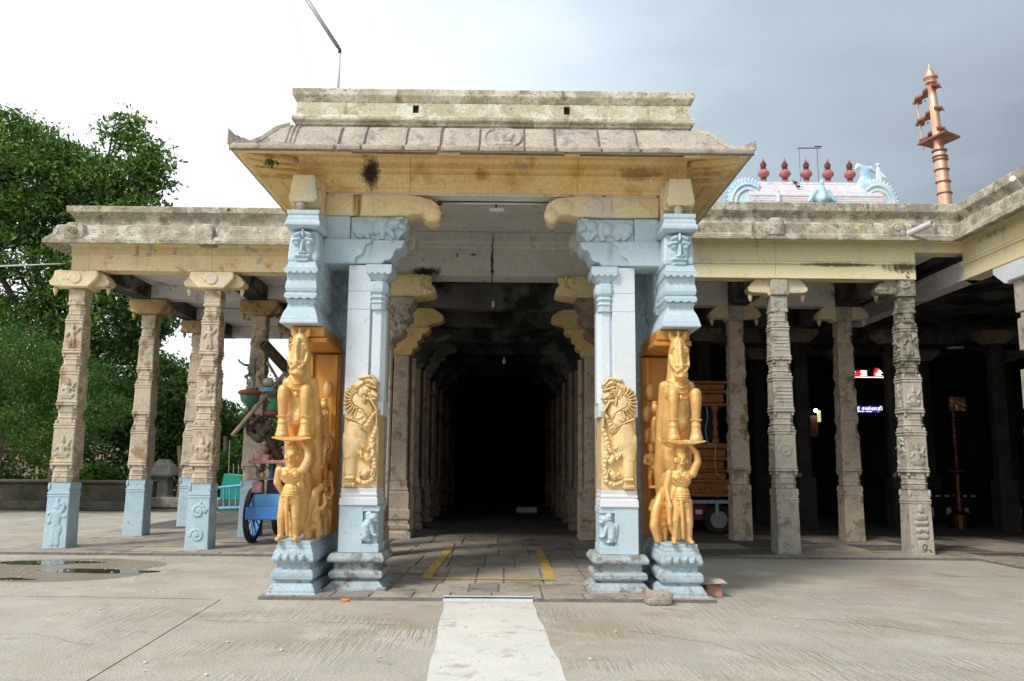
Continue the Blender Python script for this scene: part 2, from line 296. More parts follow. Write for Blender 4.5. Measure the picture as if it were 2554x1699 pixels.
class MB:
    def __init__(s): s.v = []; s.f = []
    def add(s, vs, fs):
        k = len(s.v); s.v += [tuple(map(float, p)) for p in vs]; s.f += [tuple(i + k for i in f) for f in fs]; return s
    def box(s, x0, x1, y0, y1, z0, z1, top=None):
        a = [(x0, y0, z0), (x1, y0, z0), (x1, y1, z0), (x0, y1, z0)]
        if top: x0, x1, y0, y1 = x0 + top, x1 - top, y0 + top, y1 - top
        a += [(x0, y0, z1), (x1, y0, z1), (x1, y1, z1), (x0, y1, z1)]
        return s.add(a, [(3, 2, 1, 0), (4, 5, 6, 7), (0, 1, 5, 4), (1, 2, 6, 5), (2, 3, 7, 6), (3, 0, 4, 7)])
    def rings(s, rings, cap=True):
        n = len(rings[0]); vs = [p for r in rings for p in r]; fs = []
        for i in range(len(rings) - 1):
            for j in range(n):
                a = i * n + j; b = i * n + (j + 1) % n
                fs.append((a, b, b + n, a + n))
        if cap: fs.append(tuple(range(n - 1, -1, -1))); fs.append(tuple(range((len(rings) - 1) * n, len(rings) * n)))
        return s.add(vs, fs)
    def sq(s, cx, cy, prof):
        """prof: (hw, hd, chamfer, z)"""
        return s.rings([[(cx + x, cy + y, z) for x, y in oct_ring(hw, hd, ch)] for hw, hd, ch, z in prof])
    def lathe(s, cx, cy, prof, n=16):
        return s.rings([[(cx + r * math.cos(2 * math.pi * k / n), cy + r * math.sin(2 * math.pi * k / n), z) for k in range(n)] for r, z in prof])
    def tube(s, pts, r, n=8, r2=None):
        pts = [Vector(p) for p in pts]; rs = []
        for i, p in enumerate(pts):
            d = (pts[min(i + 1, len(pts) - 1)] - pts[max(i - 1, 0)]).normalized()
            u = d.orthogonal().normalized() if i == 0 else (u - d * u.dot(d)).normalized()
            w = d.cross(u); rr = r + ((r2 - r) * i / (len(pts) - 1) if r2 is not None else 0)
            rs.append([p + u * math.cos(2 * math.pi * k / n) * rr + w * math.sin(2 * math.pi * k / n) * rr for k in range(n)])
        return s.rings(rs)
    def prism(s, poly, axis, a, b):
        """extrude a polygon. axis 'x': poly=(y,z); 'y': poly=(x,z); 'z': poly=(x,y)"""
        def P(p, t):
            return {'x': (t, p[0], p[1]), 'y': (p[0], t, p[1]), 'z': (p[0], p[1], t)}[axis]
        n = len(poly)
        vs = [P(p, a) for p in poly] + [P(p, b) for p in poly]
        fs = [tuple(range(n)), tuple(range(2 * n - 1, n - 1, -1))] + [(i, i + n, (i + 1) % n + n, (i + 1) % n) for i in range(n)]
        return s.add(vs, fs)
    def ball(s, c, r, n=10, m=7, rot=None):
        rr = (r, r, r) if isinstance(r, (int, float)) else r
        rs = []
        for i in range(m + 1):
            t = math.pi * i / m; t = min(max(t, .02), math.pi - .02)
            ring = []
            for k in range(n):
                p = Vector((rr[0] * math.sin(t) * math.cos(2 * math.pi * k / n), rr[1] * math.sin(t) * math.sin(2 * math.pi * k / n), -rr[2] * math.cos(t)))
                if rot: p = rot @ p
                ring.append(p + Vector(c))
            rs.append(ring)
        return s.rings(rs)
    def jitter(s, a, f=3.0):
        s.v = [tuple(Vector(p) + noise.noise_vector(Vector(p) * f) * a) for p in s.v]; return s
    def build(s, name, m, parent=None, bevel=0, smooth=False, seg=1, loc=None, label=None):
        o0 = ORG.get(parent, Vector((0, 0, 0))) if parent else (Vector(loc) if loc else Vector((0, 0, 0)))
        me = bpy.data.meshes.new(name)
        me.from_pydata([(p[0] - o0.x, p[1] - o0.y, p[2] - o0.z) for p in s.v], [], s.f)
        bm = bmesh.new(); bm.from_mesh(me); bmesh.ops.recalc_face_normals(bm, faces=bm.faces); bm.to_mesh(me); bm.free()
        if smooth: me.shade_smooth()
        me.materials.append(m)
        o = link(bpy.data.objects.new(name, me))
        if parent: o.parent = parent
        elif loc: o.location = loc
        ORG[o] = o0
        if bevel:
            b = o.modifiers.new('bevel', 'BEVEL'); b.width = bevel; b.segments = seg; b.limit_method = 'ANGLE'; b.angle_limit = R(28)
            if smooth is False and seg > 1: me.shade_smooth()
        if label: o['label'] = label
        return o
def meshobj(name, verts, faces, m, parent=None, smooth=False):
    b = MB(); b.v = verts; b.f = faces
    return b.build(name, m, parent, smooth=smooth)
def copy_tree(o, parent=None, loc=None):
    c = o.copy(); link(c)
    if parent: c.parent = parent
    if loc is not None: c.location = loc; ORG[c] = Vector(loc)
    else: ORG[c] = ORG.get(parent, Vector((0, 0, 0)))
    for ch in [k for k in o.children]: copy_tree(ch, c)
    return c

# ---- carved relief as a real height field
def relief(name, strokes, W_, H_, m, parent, origin, depth=.05, res=.012, ang=0.0, tex=None, rough=.0015, seed=0, sink=.006):
    """strokes in panel coordinates (0..W_, 0..H_): (x0,z0,r0,x1,z1,r1,h[,rib]); origin = panel lower-left corner; ang turns it about z"""
    nx = max(6, int(W_ / res)); nzn = max(6, int(H_ / res))
    X, Z = np.meshgrid(np.linspace(0, W_, nx), np.linspace(0, H_, nzn))
    Hh = np.full_like(X, -sink)
    gw = max(res * 1.2, .008)
    for st in strokes:
        x0, z0, r0, x1, z1, r1, h = st[:7]
        dx, dz = x1 - x0, z1 - z0; L2 = dx * dx + dz * dz + 1e-9
        t = np.clip(((X - x0) * dx + (Z - z0) * dz) / L2, 0, 1)
        d = np.hypot(X - x0 - t * dx, Z - z0 - t * dz); r = r0 + (r1 - r0) * t
        q = np.clip(1 - (d / r) ** 2, 0, 1)
        if h >= 1.19:
            e_ = np.clip(1 - np.abs(d - r) / gw, 0, 1); Hh = np.where((q <= 0) & (Hh > 0), np.maximum(Hh - e_ * depth * .55, 0), Hh)
            Hh = np.where(q > 0, np.minimum(Hh, h * depth * (.55 + .45 * q ** .45)), Hh)
        hh = h * depth * q ** .45
        if len(st) > 7 and st[7]:
            hh = hh * (1 - .28 * (0.5 + 0.5 * np.sin(st[7] * (t * math.sqrt(L2) + d * .3))))
        Hh = np.maximum(Hh, np.where(q > 0, hh, -sink))
    if rough:
        rr = np.random.default_rng(seed)
        Hh = np.where(Hh > -sink, Hh + rr.normal(0, rough, Hh.shape), Hh)
    ca, sa = math.cos(ang), math.sin(ang)
    vs = [(origin[0] + x * ca + h * sa, origin[1] + x * sa - h * ca, origin[2] + z) for x, z, h in zip(X.ravel(), Z.ravel(), Hh.ravel())]
    keep = Hh > -sink * .9
    fs = []
    for j in range(nzn - 1):
        for i in range(nx - 1):
            if keep[j, i] or keep[j, i + 1] or keep[j + 1, i] or keep[j + 1, i + 1]:
                a = j * nx + i; fs.append((a, a + 1, a + 1 + nx, a + nx))
    used = sorted({i for f in fs for i in f}); mp = {u: k for k, u in enumerate(used)}
    return meshobj(name, [vs[u] for u in used], [tuple(mp[i] for i in f) for f in fs], m, parent, smooth=True)
def fig_seated(w, h, cx=None, s=1.0):
    cx = cx or w / 2; k = min(w, h * .8) * s; b = h * .12
    return [(cx - .28 * k, b + .12 * k, .12 * k, cx + .28 * k, b + .12 * k, .12 * k, .8), (cx, b + .25 * k, .16 * k, cx, b + .5 * k, .19 * k, 1),
            (cx, b + .78 * k, .12 * k, cx, b + .86 * k, .10 * k, 1), (cx, b + .95 * k, .08 * k, cx, b + 1.05 * k, .04 * k, .8),
            (cx - .2 * k, b + .55 * k, .07 * k, cx - .34 * k, b + .35 * k, .06 * k, .8), (cx + .2 * k, b + .55 * k, .07 * k, cx + .34 * k, b + .4 * k, .06 * k, .8),
            (cx - .34 * k, b + .35 * k, .06 * k, cx - .18 * k, b + .22 * k, .06 * k, .8), (cx + .3 * k, b + .6 * k, .05 * k, cx + .38 * k, b + .85 * k, .05 * k, .7),
            (cx - .25 * k, b - .02 * k, .07 * k, cx + .25 * k, b - .02 * k, .07 * k, .5)]
def fig_standing(w, h, s=1.0):
    cx = w / 2; k = h * s; b = h * .06; j = w
    return [(cx - .12 * j, b, .06 * k, cx - .07 * j, b + .38 * k, .075 * k, .8), (cx + .14 * j, b, .06 * k, cx + .07 * j, b + .38 * k, .075 * k, .8),
            (cx, b + .42 * k, .09 * k, cx, b + .62 * k, .11 * k, 1), (cx, b + .76 * k, .075 * k, cx, b + .8 * k, .07 * k, 1), (cx, b + .86 * k, .05 * k, cx, b + .92 * k, .03 * k, .8),
            (cx - .2 * j, b + .62 * k, .045 * k, cx - .36 * j, b + .44 * k, .04 * k, .8), (cx + .2 * j, b + .62 * k, .045 * k, cx + .36 * j, b + .76 * k, .04 * k, .8)]
def fig_scroll(w, h, turns=2):
    st = []; n = 26
    for q in range(turns):
        cz = h * (q + .5) / turns; rad = min(w * .36, h / turns * .42); sg = 1 if q % 2 else -1
        pts = []
        for i in range(n):
            a = i / n * 2 * math.pi * 1.35; rr = rad * (1 - .72 * i / n)
            pts.append((w / 2 + sg * rr * math.cos(a), cz + rr * math.sin(a)))
        for a, b in zip(pts, pts[1:]): st.append((a[0], a[1], .09 * w, b[0], b[1], .09 * w, .8))
        for i in range(0, n, 5): st.append((pts[i][0] + .1 * w * sg, pts[i][1] + .03, .06 * w, pts[i][0] + .16 * w * sg, pts[i][1] + .05, .03 * w, .6))
        st.append((w / 2, cz, .12 * w, w / 2 + .01, cz, .1 * w, .9))
    return st
def fig_random(w, h, seed):
    r = random.Random(seed); st = []
    for i in range(11):
        x, z = r.uniform(.15, .85) * w, r.uniform(.08, .92) * h; a = r.uniform(0, 6.28); l = r.uniform(.08, .26) * w
        st.append((x, z, r.uniform(.06, .13) * w, x + l * math.cos(a), z + l * math.sin(a), r.uniform(.03, .09) * w, r.uniform(.5, 1)))
    return st

# ---- sculpture: many overlapping forms fused into one skin
def sculpt(name, build, m, parent, voxel=.012, smooth=3, origin=None):
    b = MB(); build(b)
    o0 = ORG[parent]
    me = bpy.data.meshes.new('tmp'); me.from_pydata([(p[0] - o0.x, p[1] - o0.y, p[2] - o0.z) for p in b.v], [], b.f)
    bm = bmesh.new(); bm.from_mesh(me); bmesh.ops.recalc_face_normals(bm, faces=bm.faces); bm.to_mesh(me); bm.free()
    t = link(bpy.data.objects.new('tmp', me))
    rm = t.modifiers.new('r', 'REMESH'); rm.mode = 'VOXEL'; rm.voxel_size = voxel
    sm = t.modifiers.new('s', 'SMOOTH'); sm.factor = .5; sm.iterations = smooth
    dg = bpy.context.evaluated_depsgraph_get(); dg.update()
    nm = bpy.data.meshes.new_from_object(t.evaluated_get(dg))
    bpy.data.objects.remove(t); bpy.data.meshes.remove(me)
    nm.name = name; nm.shade_smooth(); nm.materials.clear(); nm.materials.append(m)
    o = link(bpy.data.objects.new(name, nm)); o.parent = parent; ORG[o] = o0
    return o
# ------------------------------------------------------------------ the setting
def struct(o): o['kind'] = 'structure'; return o
g = MB(); g.box(-400, 400, -60, 700, -.6, -.06)
gr = struct(g.build('ground', M['soil']))
base = MB(); base.box(-45, 34, -9, 27.9, -.059, -.012)
court = struct(base.build('courtyard_pavement', M['joint'], loc=(0, 0, 0)))
def panel(poly, parent=court, name='concrete_panel', m=None, z0=-.0118, z1=0.0, inset=.008):
    c = Vector((sum(p[0] for p in poly) / len(poly), sum(p[1] for p in poly) / len(poly)))
    b = MB(); b.prism(poly, 'z', z0, z1)
    return b.build(name, m or M['concrete'], parent)
J = .008
panel([(-45, 10.36 + J), (-3.36, 10.28 + J), (-2.902, 10.275 + J), (-2.902, 14.91), (-8.9, 14.91), (-45, 14.88)])
panel([(-45, -9), (-2.55, -9), (-3.06 - J, 6.5), (-3.34 - J, 10.28 - J), (-45, 10.36 - J)])
panel([(-3.34 + J, 10.28 - J), (-3.06 + J, 6.5), (-2.55 + 2 * J, -9), (3.5 - .004, -9), (2.9 - .004, 10.56)])
panel([(2.9 + .004, 10.56), (3.5 + .004, -9), (34, -9), (34, 10.9 - .004), (8.3, 10.9 - .004)])
panel([(2.522, 10.575), (2.9, 10.565), (8.3, 10.9 + .004), (34, 10.9 + .004), (34, 15.12), (2.522, 15.12)])
panel([(-45, 14.9), (-9.0, 14.94), (-9.0, 21.4), (-45, 21.3)])
panel([(-45, 21.31), (-8.99, 21.41), (-8.99, 27.9), (-45, 27.9)])
# mandapa floor (joint-coloured bed) with separate stone slabs
fb = MB()
fb.box(-2.90, 2.52, 10.27, 15.0, -.05, .040)
fb.box(-8.95, -2.99, 14.92, 24.2, -.05, .040)
fb.box(-3.1, 2.72, 15.0, 42, -.05, .032)
fb.box(2.72, 30, 15.14, 36, -.05, .040)
fb.box(8.35, 30, 3, 15.14, -.05, .032)
fb.box(-8.95, -3.1, 24.2, 27.9, -.05, .0305)
floor = struct(fb.build('mandapa_floor', M['mortar'], loc=(0, 0, 0)))
SLABM = {}
def slab_field(x0, x1, y0, y1, rows, wmin, wmax, mats, seed, z=.05):
    r = random.Random(seed); y = y0
    for d in rows:
        if y >= y1 - .05: break
        ye = min(y + d, y1); x = x0
        while x < x1 - .02:
            xe = x + r.uniform(wmin, wmax)
            if xe > x1 - wmin * .5: xe = x1
            gx, gy = r.uniform(.004, .010), r.uniform(.004, .010)
            dz = [z + r.uniform(-.005, .004) for _ in range(4)]
            a = [(x + gx + r.uniform(0, .008), y + gy + r.uniform(0, .008)), (xe - gx - r.uniform(0, .008), y + gy + r.uniform(0, .008)),
                 (xe - gx - r.uniform(0, .008), ye - gy - r.uniform(0, .008)), (x + gx + r.uniform(0, .008), ye - gy - r.uniform(0, .008))]
            b = MB()
            e_ = .007
            cx_, cy_ = (x + xe) / 2, (y + ye) / 2
            def inn(p): return (p[0] + math.copysign(e_, cx_ - p[0]), p[1] + math.copysign(e_, cy_ - p[1]))
            b.rings([[(p[0], p[1], .031) for p in a], [(p[0], p[1], q - .005) for p, q in zip(a, dz)], [(*inn(p), q) for p, q in zip(a, dz)]])
            b.build('paving_slab', r.choice(mats), floor)
            x = xe
        y = ye
slab_field(-2.90, 2.52, 10.265, 15.0, [.42, .78, 1.75, 1.8, .6], .36, .62, [M['paver'], M['paver'], M['paver3'], M['paver2']], 3)
slab_field(-2.3, 1.95, 15.0, 19.4, [1.2, .9, 1.5, 1.0], .5, .85, [M['paver'], M['paver2']], 4)
slab_field(-8.95, -3.1, 14.915, 20.3, [.28, 1.0, .75, .95, 1.1, 1.3], .7, 1.5, [M['paver'], M['paver'], M['paver3'], M['paver2']], 5)
slab_field(2.72, 10.9, 15.135, 19.8, [.3, .9, 1.2, 1.1, 1.2], .8, 1.6, [M['paver'], M['paver2'], M['hallpaver']], 6)
slab_field(8.35, 12.4, 11.0, 15.14, [1.0, 1.1, 1.2, .84], .8, 1.5, [M['paver'], M['hallpaver']], 8)
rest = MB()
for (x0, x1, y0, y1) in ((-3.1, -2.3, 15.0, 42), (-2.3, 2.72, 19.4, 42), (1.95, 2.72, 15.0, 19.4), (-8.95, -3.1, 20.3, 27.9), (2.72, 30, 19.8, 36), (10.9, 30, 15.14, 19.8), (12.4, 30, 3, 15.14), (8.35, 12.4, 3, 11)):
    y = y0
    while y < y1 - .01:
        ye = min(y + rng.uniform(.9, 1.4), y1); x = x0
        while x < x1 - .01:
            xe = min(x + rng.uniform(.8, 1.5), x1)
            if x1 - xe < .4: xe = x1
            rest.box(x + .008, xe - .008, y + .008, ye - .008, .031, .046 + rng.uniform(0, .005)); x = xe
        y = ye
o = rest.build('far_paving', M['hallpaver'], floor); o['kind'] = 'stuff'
# yellow painted guide lines
def line(poly, name='painted_line', m=None, z=.0585):
    b = MB(); b.prism(poly, 'z', z - .0015, z); return struct(b.build(name, m or M['yline']))
line([(-1.14, 11.80), (-1.0, 11.80), (-.96, 16.4), (-1.09, 16.4)])
line([(.57, 11.78), (.71, 11.78), (.70, 16.45), (.58, 16.45)])
line([(-.998, 11.80), (.568, 11.78), (.568, 11.90), (-.998, 11.92)])
line([(2.9, 16.55), (20, 16.7), (20, 16.74), (2.9, 16.59)])
line([(6.0, 15.98), (20, 16.05), (20, 16.1), (6.0, 16.03)])
line([(-7.0, 15.95), (-6.1, 15.95), (-5.9, 16.05), (-6.8, 16.05)])
line([(-5.6, 16.9), (-5.0, 16.9), (-4.95, 16.98), (-5.5, 16.98)])
# white painted approach path
pl = [(-.70 + .02 * math.sin(k), 10.18 - k * .49) for k in range(40)]
pr = [(.33 + .0415 * (k * .49) + .015 * math.sin(k * 2.3), 10.2 - k * .49) for k in range(40)]
lf = [(-.70 + .037 * (k * .49) + .012 * math.sin(k * 1.7), 10.16 - k * .49) for k in range(40)]
b = MB(); n = len(lf)
b.add([(x, y, .004) for x, y in lf] + [(x, y, .004) for x, y in pr], [(i, i + 1, n + i + 1, n + i) for i in range(n - 1)])
struct(b.build('painted_path', M['path']))
b = MB(); b.box(-.72, .34, 10.255, 10.268, -.005, .034).box(-.72, .34, 10.255, 10.33, .0565, .0585)
struct(b.build('painted_kerb_edge', M['white']))
# wet patch and puddle
def blob(cx, cy, rx, ry, n, seed, amp=.22):
    r = random.Random(seed); ph = [r.uniform(0, 6.28) for _ in range(4)]
    return [(cx + rx * math.cos(a) * (1 + amp * sum(math.sin(k * a + ph[k - 2]) / k for k in (2, 3, 4, 5))), cy + ry * math.sin(a) * (1 + amp * sum(math.sin(k * a + ph[k - 2] + 1) / k for k in (2, 3, 4, 5)))) for a in [2 * math.pi * i / n for i in range(n)]]
b = MB(); b.prism(blob(-6.8, 13.05, 1.75, 1.25, 60, 5), 'z', .0005, .0035)
struct(b.build('wet_patch', M['wet']))
for i, (cx, cy, rx, ry, sd_) in enumerate(((-7.25, 13.75, .75, .30, 2), (-6.0, 12.75, .80, .26, 7), (-6.7, 11.85, .3, .11, 9))):
    b = MB(); b.prism(blob(cx, cy, rx, ry, 48, sd_, .3), 'z', .0036, .006)
    struct(b.build('puddle', M['puddle']))
# fine cracks in the concrete
def crack(pts, w, seed):
    r = random.Random(seed); P_ = []
    for a, c in zip(pts, pts[1:]):
        for k in range(8): t_ = k / 8; P_.append((a[0] + (c[0] - a[0]) * t_ + r.uniform(-.02, .02), a[1] + (c[1] - a[1]) * t_ + r.uniform(-.02, .02)))
    P_.append(pts[-1]); n_ = len(P_); vs = []
    for i, p in enumerate(P_):
        q = P_[min(i + 1, n_ - 1)]; o_ = P_[max(i - 1, 0)]; d = Vector((q[0] - o_[0], q[1] - o_[1])).normalized(); ww = w * r.uniform(.4, 1.3) * (1 if 0 < i < n_ - 1 else .1)
        vs += [(p[0] - d.y * ww, p[1] + d.x * ww, .0012), (p[0] + d.y * ww, p[1] - d.x * ww, .0012)]
    b = MB(); b.add(vs, [(2 * i, 2 * i + 1, 2 * i + 3, 2 * i + 2) for i in range(n_ - 1)]); struct(b.build('crack', M['joint']))
crack([(-6.2, 10.42), (-5.0, 10.40), (-3.4, 10.30)], .010, 1)
crack([(-3.3, 9.0), (-2.6, 8.86), (-1.9, 8.90), (-1.0, 8.75)], .004, 2)
crack([(3.0, 9.4), (3.9, 8.9), (4.4, 8.2), (5.1, 7.9)], .004, 3)
crack([(1.2, 8.6), (1.9, 8.0), (2.2, 7.3)], .0035, 4)
crack([(-5.9, 8.4), (-5.0, 8.1), (-4.4, 8.2), (-3.6, 7.7)], .0035, 5)
crack([(5.5, 13.2), (6.6, 12.9), (7.6, 13.0)], .005, 6)
# flakes scattered about the puddle: too many to count
b = MB()
for i in range(230):
    x, y = (rng.normal(-7.2, 1.6), rng.normal(13.2, 1.5)) if i < 150 else (rng.uniform(-8, 5), rng.uniform(5, 14.5))
    if y > 14.8 or (x > -3.3 and y > 10.2): continue
    s_ = rng.uniform(.008, .02); a = rng.uniform(0, 3)
    b.rings([[(x + s_ * math.cos(a + k * 1.57), y + s_ * math.sin(a + k * 1.57), z) for k in range(4)] for z in (.0072, .0072 + s_ * .4)])
tag(b.build('scattered_petals', M['petal']), 'small white flakes scattered over the concrete round the puddle', 'petals', kind='stuff')

# ------------------------------------------------------------------ porch roof
CX = -.2
porch = thing('porch_roof', 'stone porch roof with curved eave slabs and ochre frieze over the central entrance', 'roof', (CX, 12.8, 5.2))
# entablature
def molding(prof, x0, x1, yb, name, m, parent, bev=.006):
    """prof: (y,z) front line bottom to top; closed to yb"""
    b = MB(); b.prism(prof + [(yb, prof[-1][1]), (yb, prof[0][1])], 'x', x0, x1)
    return b.build(name, m, parent, bevel=bev)
FR = [(10.85, 5.19), (10.85, 5.24), (10.80, 5.25), (10.78, 5.38), (10.735, 5.39), (10.73, 5.41), (10.745, 5.42), (10.745, 5.46), (10.70, 5.475), (10.71, 5.56), (10.66, 5.60), (10.66, 5.66)]
for x0, x1 in ((-2.78, -1.30), (-1.297, .93), (.933, 2.38)):
    molding(FR, x0, x1, 11.24, 'frieze_beam', M['soffit'], porch)
b = MB(); b.box(-2.4, 2.0, 10.86, 11.25, 5.165, 5.188); b.build('beam_underside', M['ceil'], porch, bevel=.004)
b = MB(); b.box(-1.32, .95, 11.22, 11.3, 5.20, 5.69).box(-2.4, 2.0, 11.25, 14.6, 5.70, 5.78); b.build('porch_ceiling', M['ceil'], porch)
for x0, x1 in ((-2.62, -.262), (-.258, 2.2)):
    molding([(14.60, 4.92), (14.60, 5.42), (14.57, 5.44), (14.57, 5.50), (14.52, 5.52), (14.52, 5.70)], x0, x1, 15.15, 'cross_beam', M['ceil'], porch, .012)
for s in (-1, 1):
    b = MB(); xa, xb = CX + s * 2.56, CX + s * 2.2
    b.box(min(xa, xb), max(xa, xb), 11.245, 15.2, 4.9, 5.69)
    b.build('side_beam', M['soffit'], porch, bevel=.008)
# eave
TOP = [(.6, 5.455), (.605, 5.525), (.56, 5.54), (.47, 5.56), (.39, 5.60), (.32, 5.68), (.25, 5.79), (.16, 5.90), (.08, 5.965), (0, 6.0), (0, 5.66), (.45, 5.50)]
SOF = [(.565, 5.453), (.50, 5.435), (.46, 5.46), (.32, 5.50), (.30, 5.53), (.12, 5.57), (.10, 5.60), (-.14, 5.64), (-.14, 5.70), (.0, 5.655), (.44, 5.497)]
PX0, PX1, PY = -2.87, 2.47, 10.6
def sweep_front(prof, x0, x1, m0=0, m1=0, inset=0.0, jit=0):
    b = MB(); rg = []
    for x, mt in ((x0, m0), (x1, m1)):
        rg.append([(x + mt * max(o, -.2), PY - o + inset, z - inset) for o, z in prof])
    b.rings(rg); return b
def sweep_side(prof, y0, y1, s, m0=0, inset=0.0):
    b = MB(); rg = []
    X = PX0 if s < 0 else PX1
    for y, mt in ((y0, m0), (y1, 0)):
        rg.append([(X + s * (o - inset), y - mt * max(o, -.2), z - inset) for o, z in prof])
    b.rings(rg); return b
joints = [PX0, -2.16, -1.83, -1.30, -.86, -.36, .21, .60, 1.17, 1.66, PX1]
sweep_front(TOP, PX0, PX1, -1, 1, inset=.016).build('mortar_bed', M['mortar'], porch)
for i in range(len(joints) - 1):
    a, c = joints[i], joints[i + 1]
    g0 = .012 + .012 * (i % 3 == 1); g1 = .012
    b = sweep_front(TOP, a + (0 if i == 0 else g0), c - (0 if i == len(joints) - 2 else g1), -1 if i == 0 else 0, 1 if i == len(joints) - 2 else 0)
    o = b.build('eave_stone', M['pinkstone'], porch, bevel=.012, seg=2)
sweep_front(SOF, PX0, PX1, -1, 1).build('eave_soffit', M['soffit'], porch, bevel=.004)
# stained bands under the front lip
for (a, c) in ((-1.95, -.9), (-.6, .7), (.9, 2.2)):
    b = MB(); b.box(a, c, PY - .597, PY - .51, 5.437, 5.4515); b.jitter(.006, 2); b.build('stained_lip', M['lip'], porch)
for s in (-1, 1):
    for (y0, y1, mt) in ((PY, 11.9, 1), (11.912, 13.4, 0), (13.412, 15.0, 0)):
        sweep_side(TOP, y0, y1, s, mt).build('eave_stone', M['pinkstone'], porch, bevel=.012, seg=2)
        sweep_side(SOF, y0, y1, s, mt).build('eave_soffit', M['soffit'] if y0 < 13 else M['weather'], porch, bevel=.004)
    X = PX0 if s < 0 else PX1
    # radiating ribs below the corner
    for k, (ya, yb_) in enumerate(((10.12, 10.95), (10.36, 11.15), (10.62, 11.35), (11.0, 11.6))):
        b = MB()
        pts = [Vector((X + s * .50, ya, 5.462)), Vector((X + s * .25, (ya * .6 + yb_ * .4), 5.515)), Vector((X + s * .02, ya * .3 + yb_ * .7, 5.58)), Vector((X - s * .1, yb_, 5.60))]
        b.tube(pts, .055, 6, .05); b.build('eave_rib', M['soffit'], porch, bevel=.004)
    # upturned corner horn
    b = MB(); rg = []
    for t_, h, w_ in ((-.03, .24, .012), (.015, .17, .025), (.05, .12, .03), (.052, .15, .032), (.10, .09, .036), (.102, .115, .038), (.17, .05, .04), (.28, .035, .045), (.42, .04, .05), (.56, .06, .05)):
        o_ = .585 - t_; zt = np.interp(o_, [0, .08, .16, .25, .32, .39, .47, .56], [6.0, 5.965, 5.90, 5.79, 5.68, 5.60, 5.56, 5.54])
        cx_, cy_ = X + s * o_, PY - o_
        dx, dy = s * .7071, .7071
        rg.append([(cx_ - dx * w_, cy_ - dy * w_, zt - .03), (cx_ + dx * w_, cy_ + dy * w_, zt - .03), (cx_ + dx * w_ * .5, cy_ + dy * w_ * .5, zt + h * (.7 if s < 0 else .36)), (cx_ - dx * w_ * .5, cy_ - dy * w_ * .5, zt + h * (.7 if s < 0 else .36) + .01)])
    b.rings(rg).build('corner_horn', M['pinkstone'], porch, bevel=.006)
    for k in range(3):
        xx = X + s * (.10 + .07 * k) if False else X - s * (.02 + .055 * k)
        b = MB(); b.tube([(xx, PY - o_ + .0, z_ + .006) for o_, z_ in TOP[2:10]], .017, 6)
        if s < 0: b.build('carved_band', M['pinkstone'], porch)
# medallion on the eave
st = []
for k in range(22):
    a0, a1 = 2 * math.pi * k / 22, 2 * math.pi * (k + 1) / 22
    st.append((.26 + .235 * math.cos(a0), .24 + .205 * math.sin(a0), .022, .26 + .235 * math.cos(a1), .24 + .205 * math.sin(a1), .022, .8))
st += [(.26, .24, .24, .26, .24, .21, .32), (.18, .2, .05, .13, .3, .04, .9), (.34, .2, .05, .38, .3, .04, .9), (.26, .12, .05, .26, .33, .06, 1), (.2, .34, .04, .32, .34, .04, .8), (.17, .12, .04, .35, .12, .04, .8)]
md = relief('eave_medallion', st, .52, .48, M['pinkstone'], porch, (-.335, 0, 0), .05, .012, rough=.003)
for v in md.data.vertices:      # lean it back along the eave slope
    z = v.co.z + 5.2; h = -v.co.y - 12.8
    zz = 5.545 + z * .93; o_ = float(np.interp(zz, [5.54, 5.56, 5.60, 5.68, 5.79, 5.90, 5.965, 6.0], [.56, .47, .39, .32, .25, .16, .08, 0]))
    v.co.z = zz - 5.2; v.co.y = (PY - o_ - h) - 12.8
# roof slab and parapet
b = MB(); b.box(-2.76, 2.36, 10.7, 15.1, 5.79, 5.99); b.build('roof_slab', M['weather'], porch)
PP = [(0.02, 5.99), (0.02, 6.03), (-.005, 6.04), (-.005, 6.07), (-.035, 6.08), (-.05, 6.10), (-.05, 6.14), (-.03, 6.165), (0, 6.17)]
PT = [(0.0, 6.352), (-.012, 6.37), (-.045, 6.425), (-.052, 6.44), (-.055, 6.52), (-.05, 6.53)]
def para(prof, x0, x1, y0, y1, name, m):
    """rectangular ring swept with mitred corners; prof = (inset, z)"""
    rg = [[(x0 + i, y0 + i, z), (x1 - i, y0 + i, z), (x1 - i, y1 - i, z), (x0 + i, y1 - i, z)] for i, z in prof]
    MB().rings(rg).build(name, m, porch, bevel=.006)
para(PP, PX0 + .05, PX1 - .05, PY + .02, 15.0, 'parapet_base_moulding', M['weathertop'])
H1, H2 = (-1.275, -1.195), (.735, .815)
def wallbox(x0, x1, z0, z1): b.box(x0, x1, PY + .02, PY + .36, z0, z1)
b = MB()
xs = [PX0 + .05, H1[0], H1[1], H2[0], H2[1], PX1 - .05]
for i in (0, 2, 4): wallbox(xs[i], xs[i + 1], 6.171, 6.351)
for i in (1, 3): wallbox(xs[i], xs[i + 1], 6.171, 6.215); wallbox(xs[i], xs[i + 1], 6.33, 6.351); b.box(xs[i], xs[i + 1], PY + .25, PY + .36, 6.216, 6.329)
b.box(PX0 + .05, PX0 + .35, PY + .361, 14.7, 6.171, 6.351).box(PX1 - .35, PX1 - .05, PY + .361, 14.7, 6.171, 6.351).box(PX0 + .05, PX1 - .05, 14.701, 15.0, 6.171, 6.351)
b.build('parapet_wall', M['weatherwall'], porch)
para(PT, PX0 + .05, PX1 - .05, PY + .02, 15.0, 'parapet_coping', M['weathertop'])
for h in (H1, H2):
    b = MB(); b.box(h[0] + .003, h[1] - .003, PY + .06, PY + .249, 6.217, 6.328)
    b.build('drain_hole_shade', M['hallwall'], porch)  # black block fills the hole as painted shade
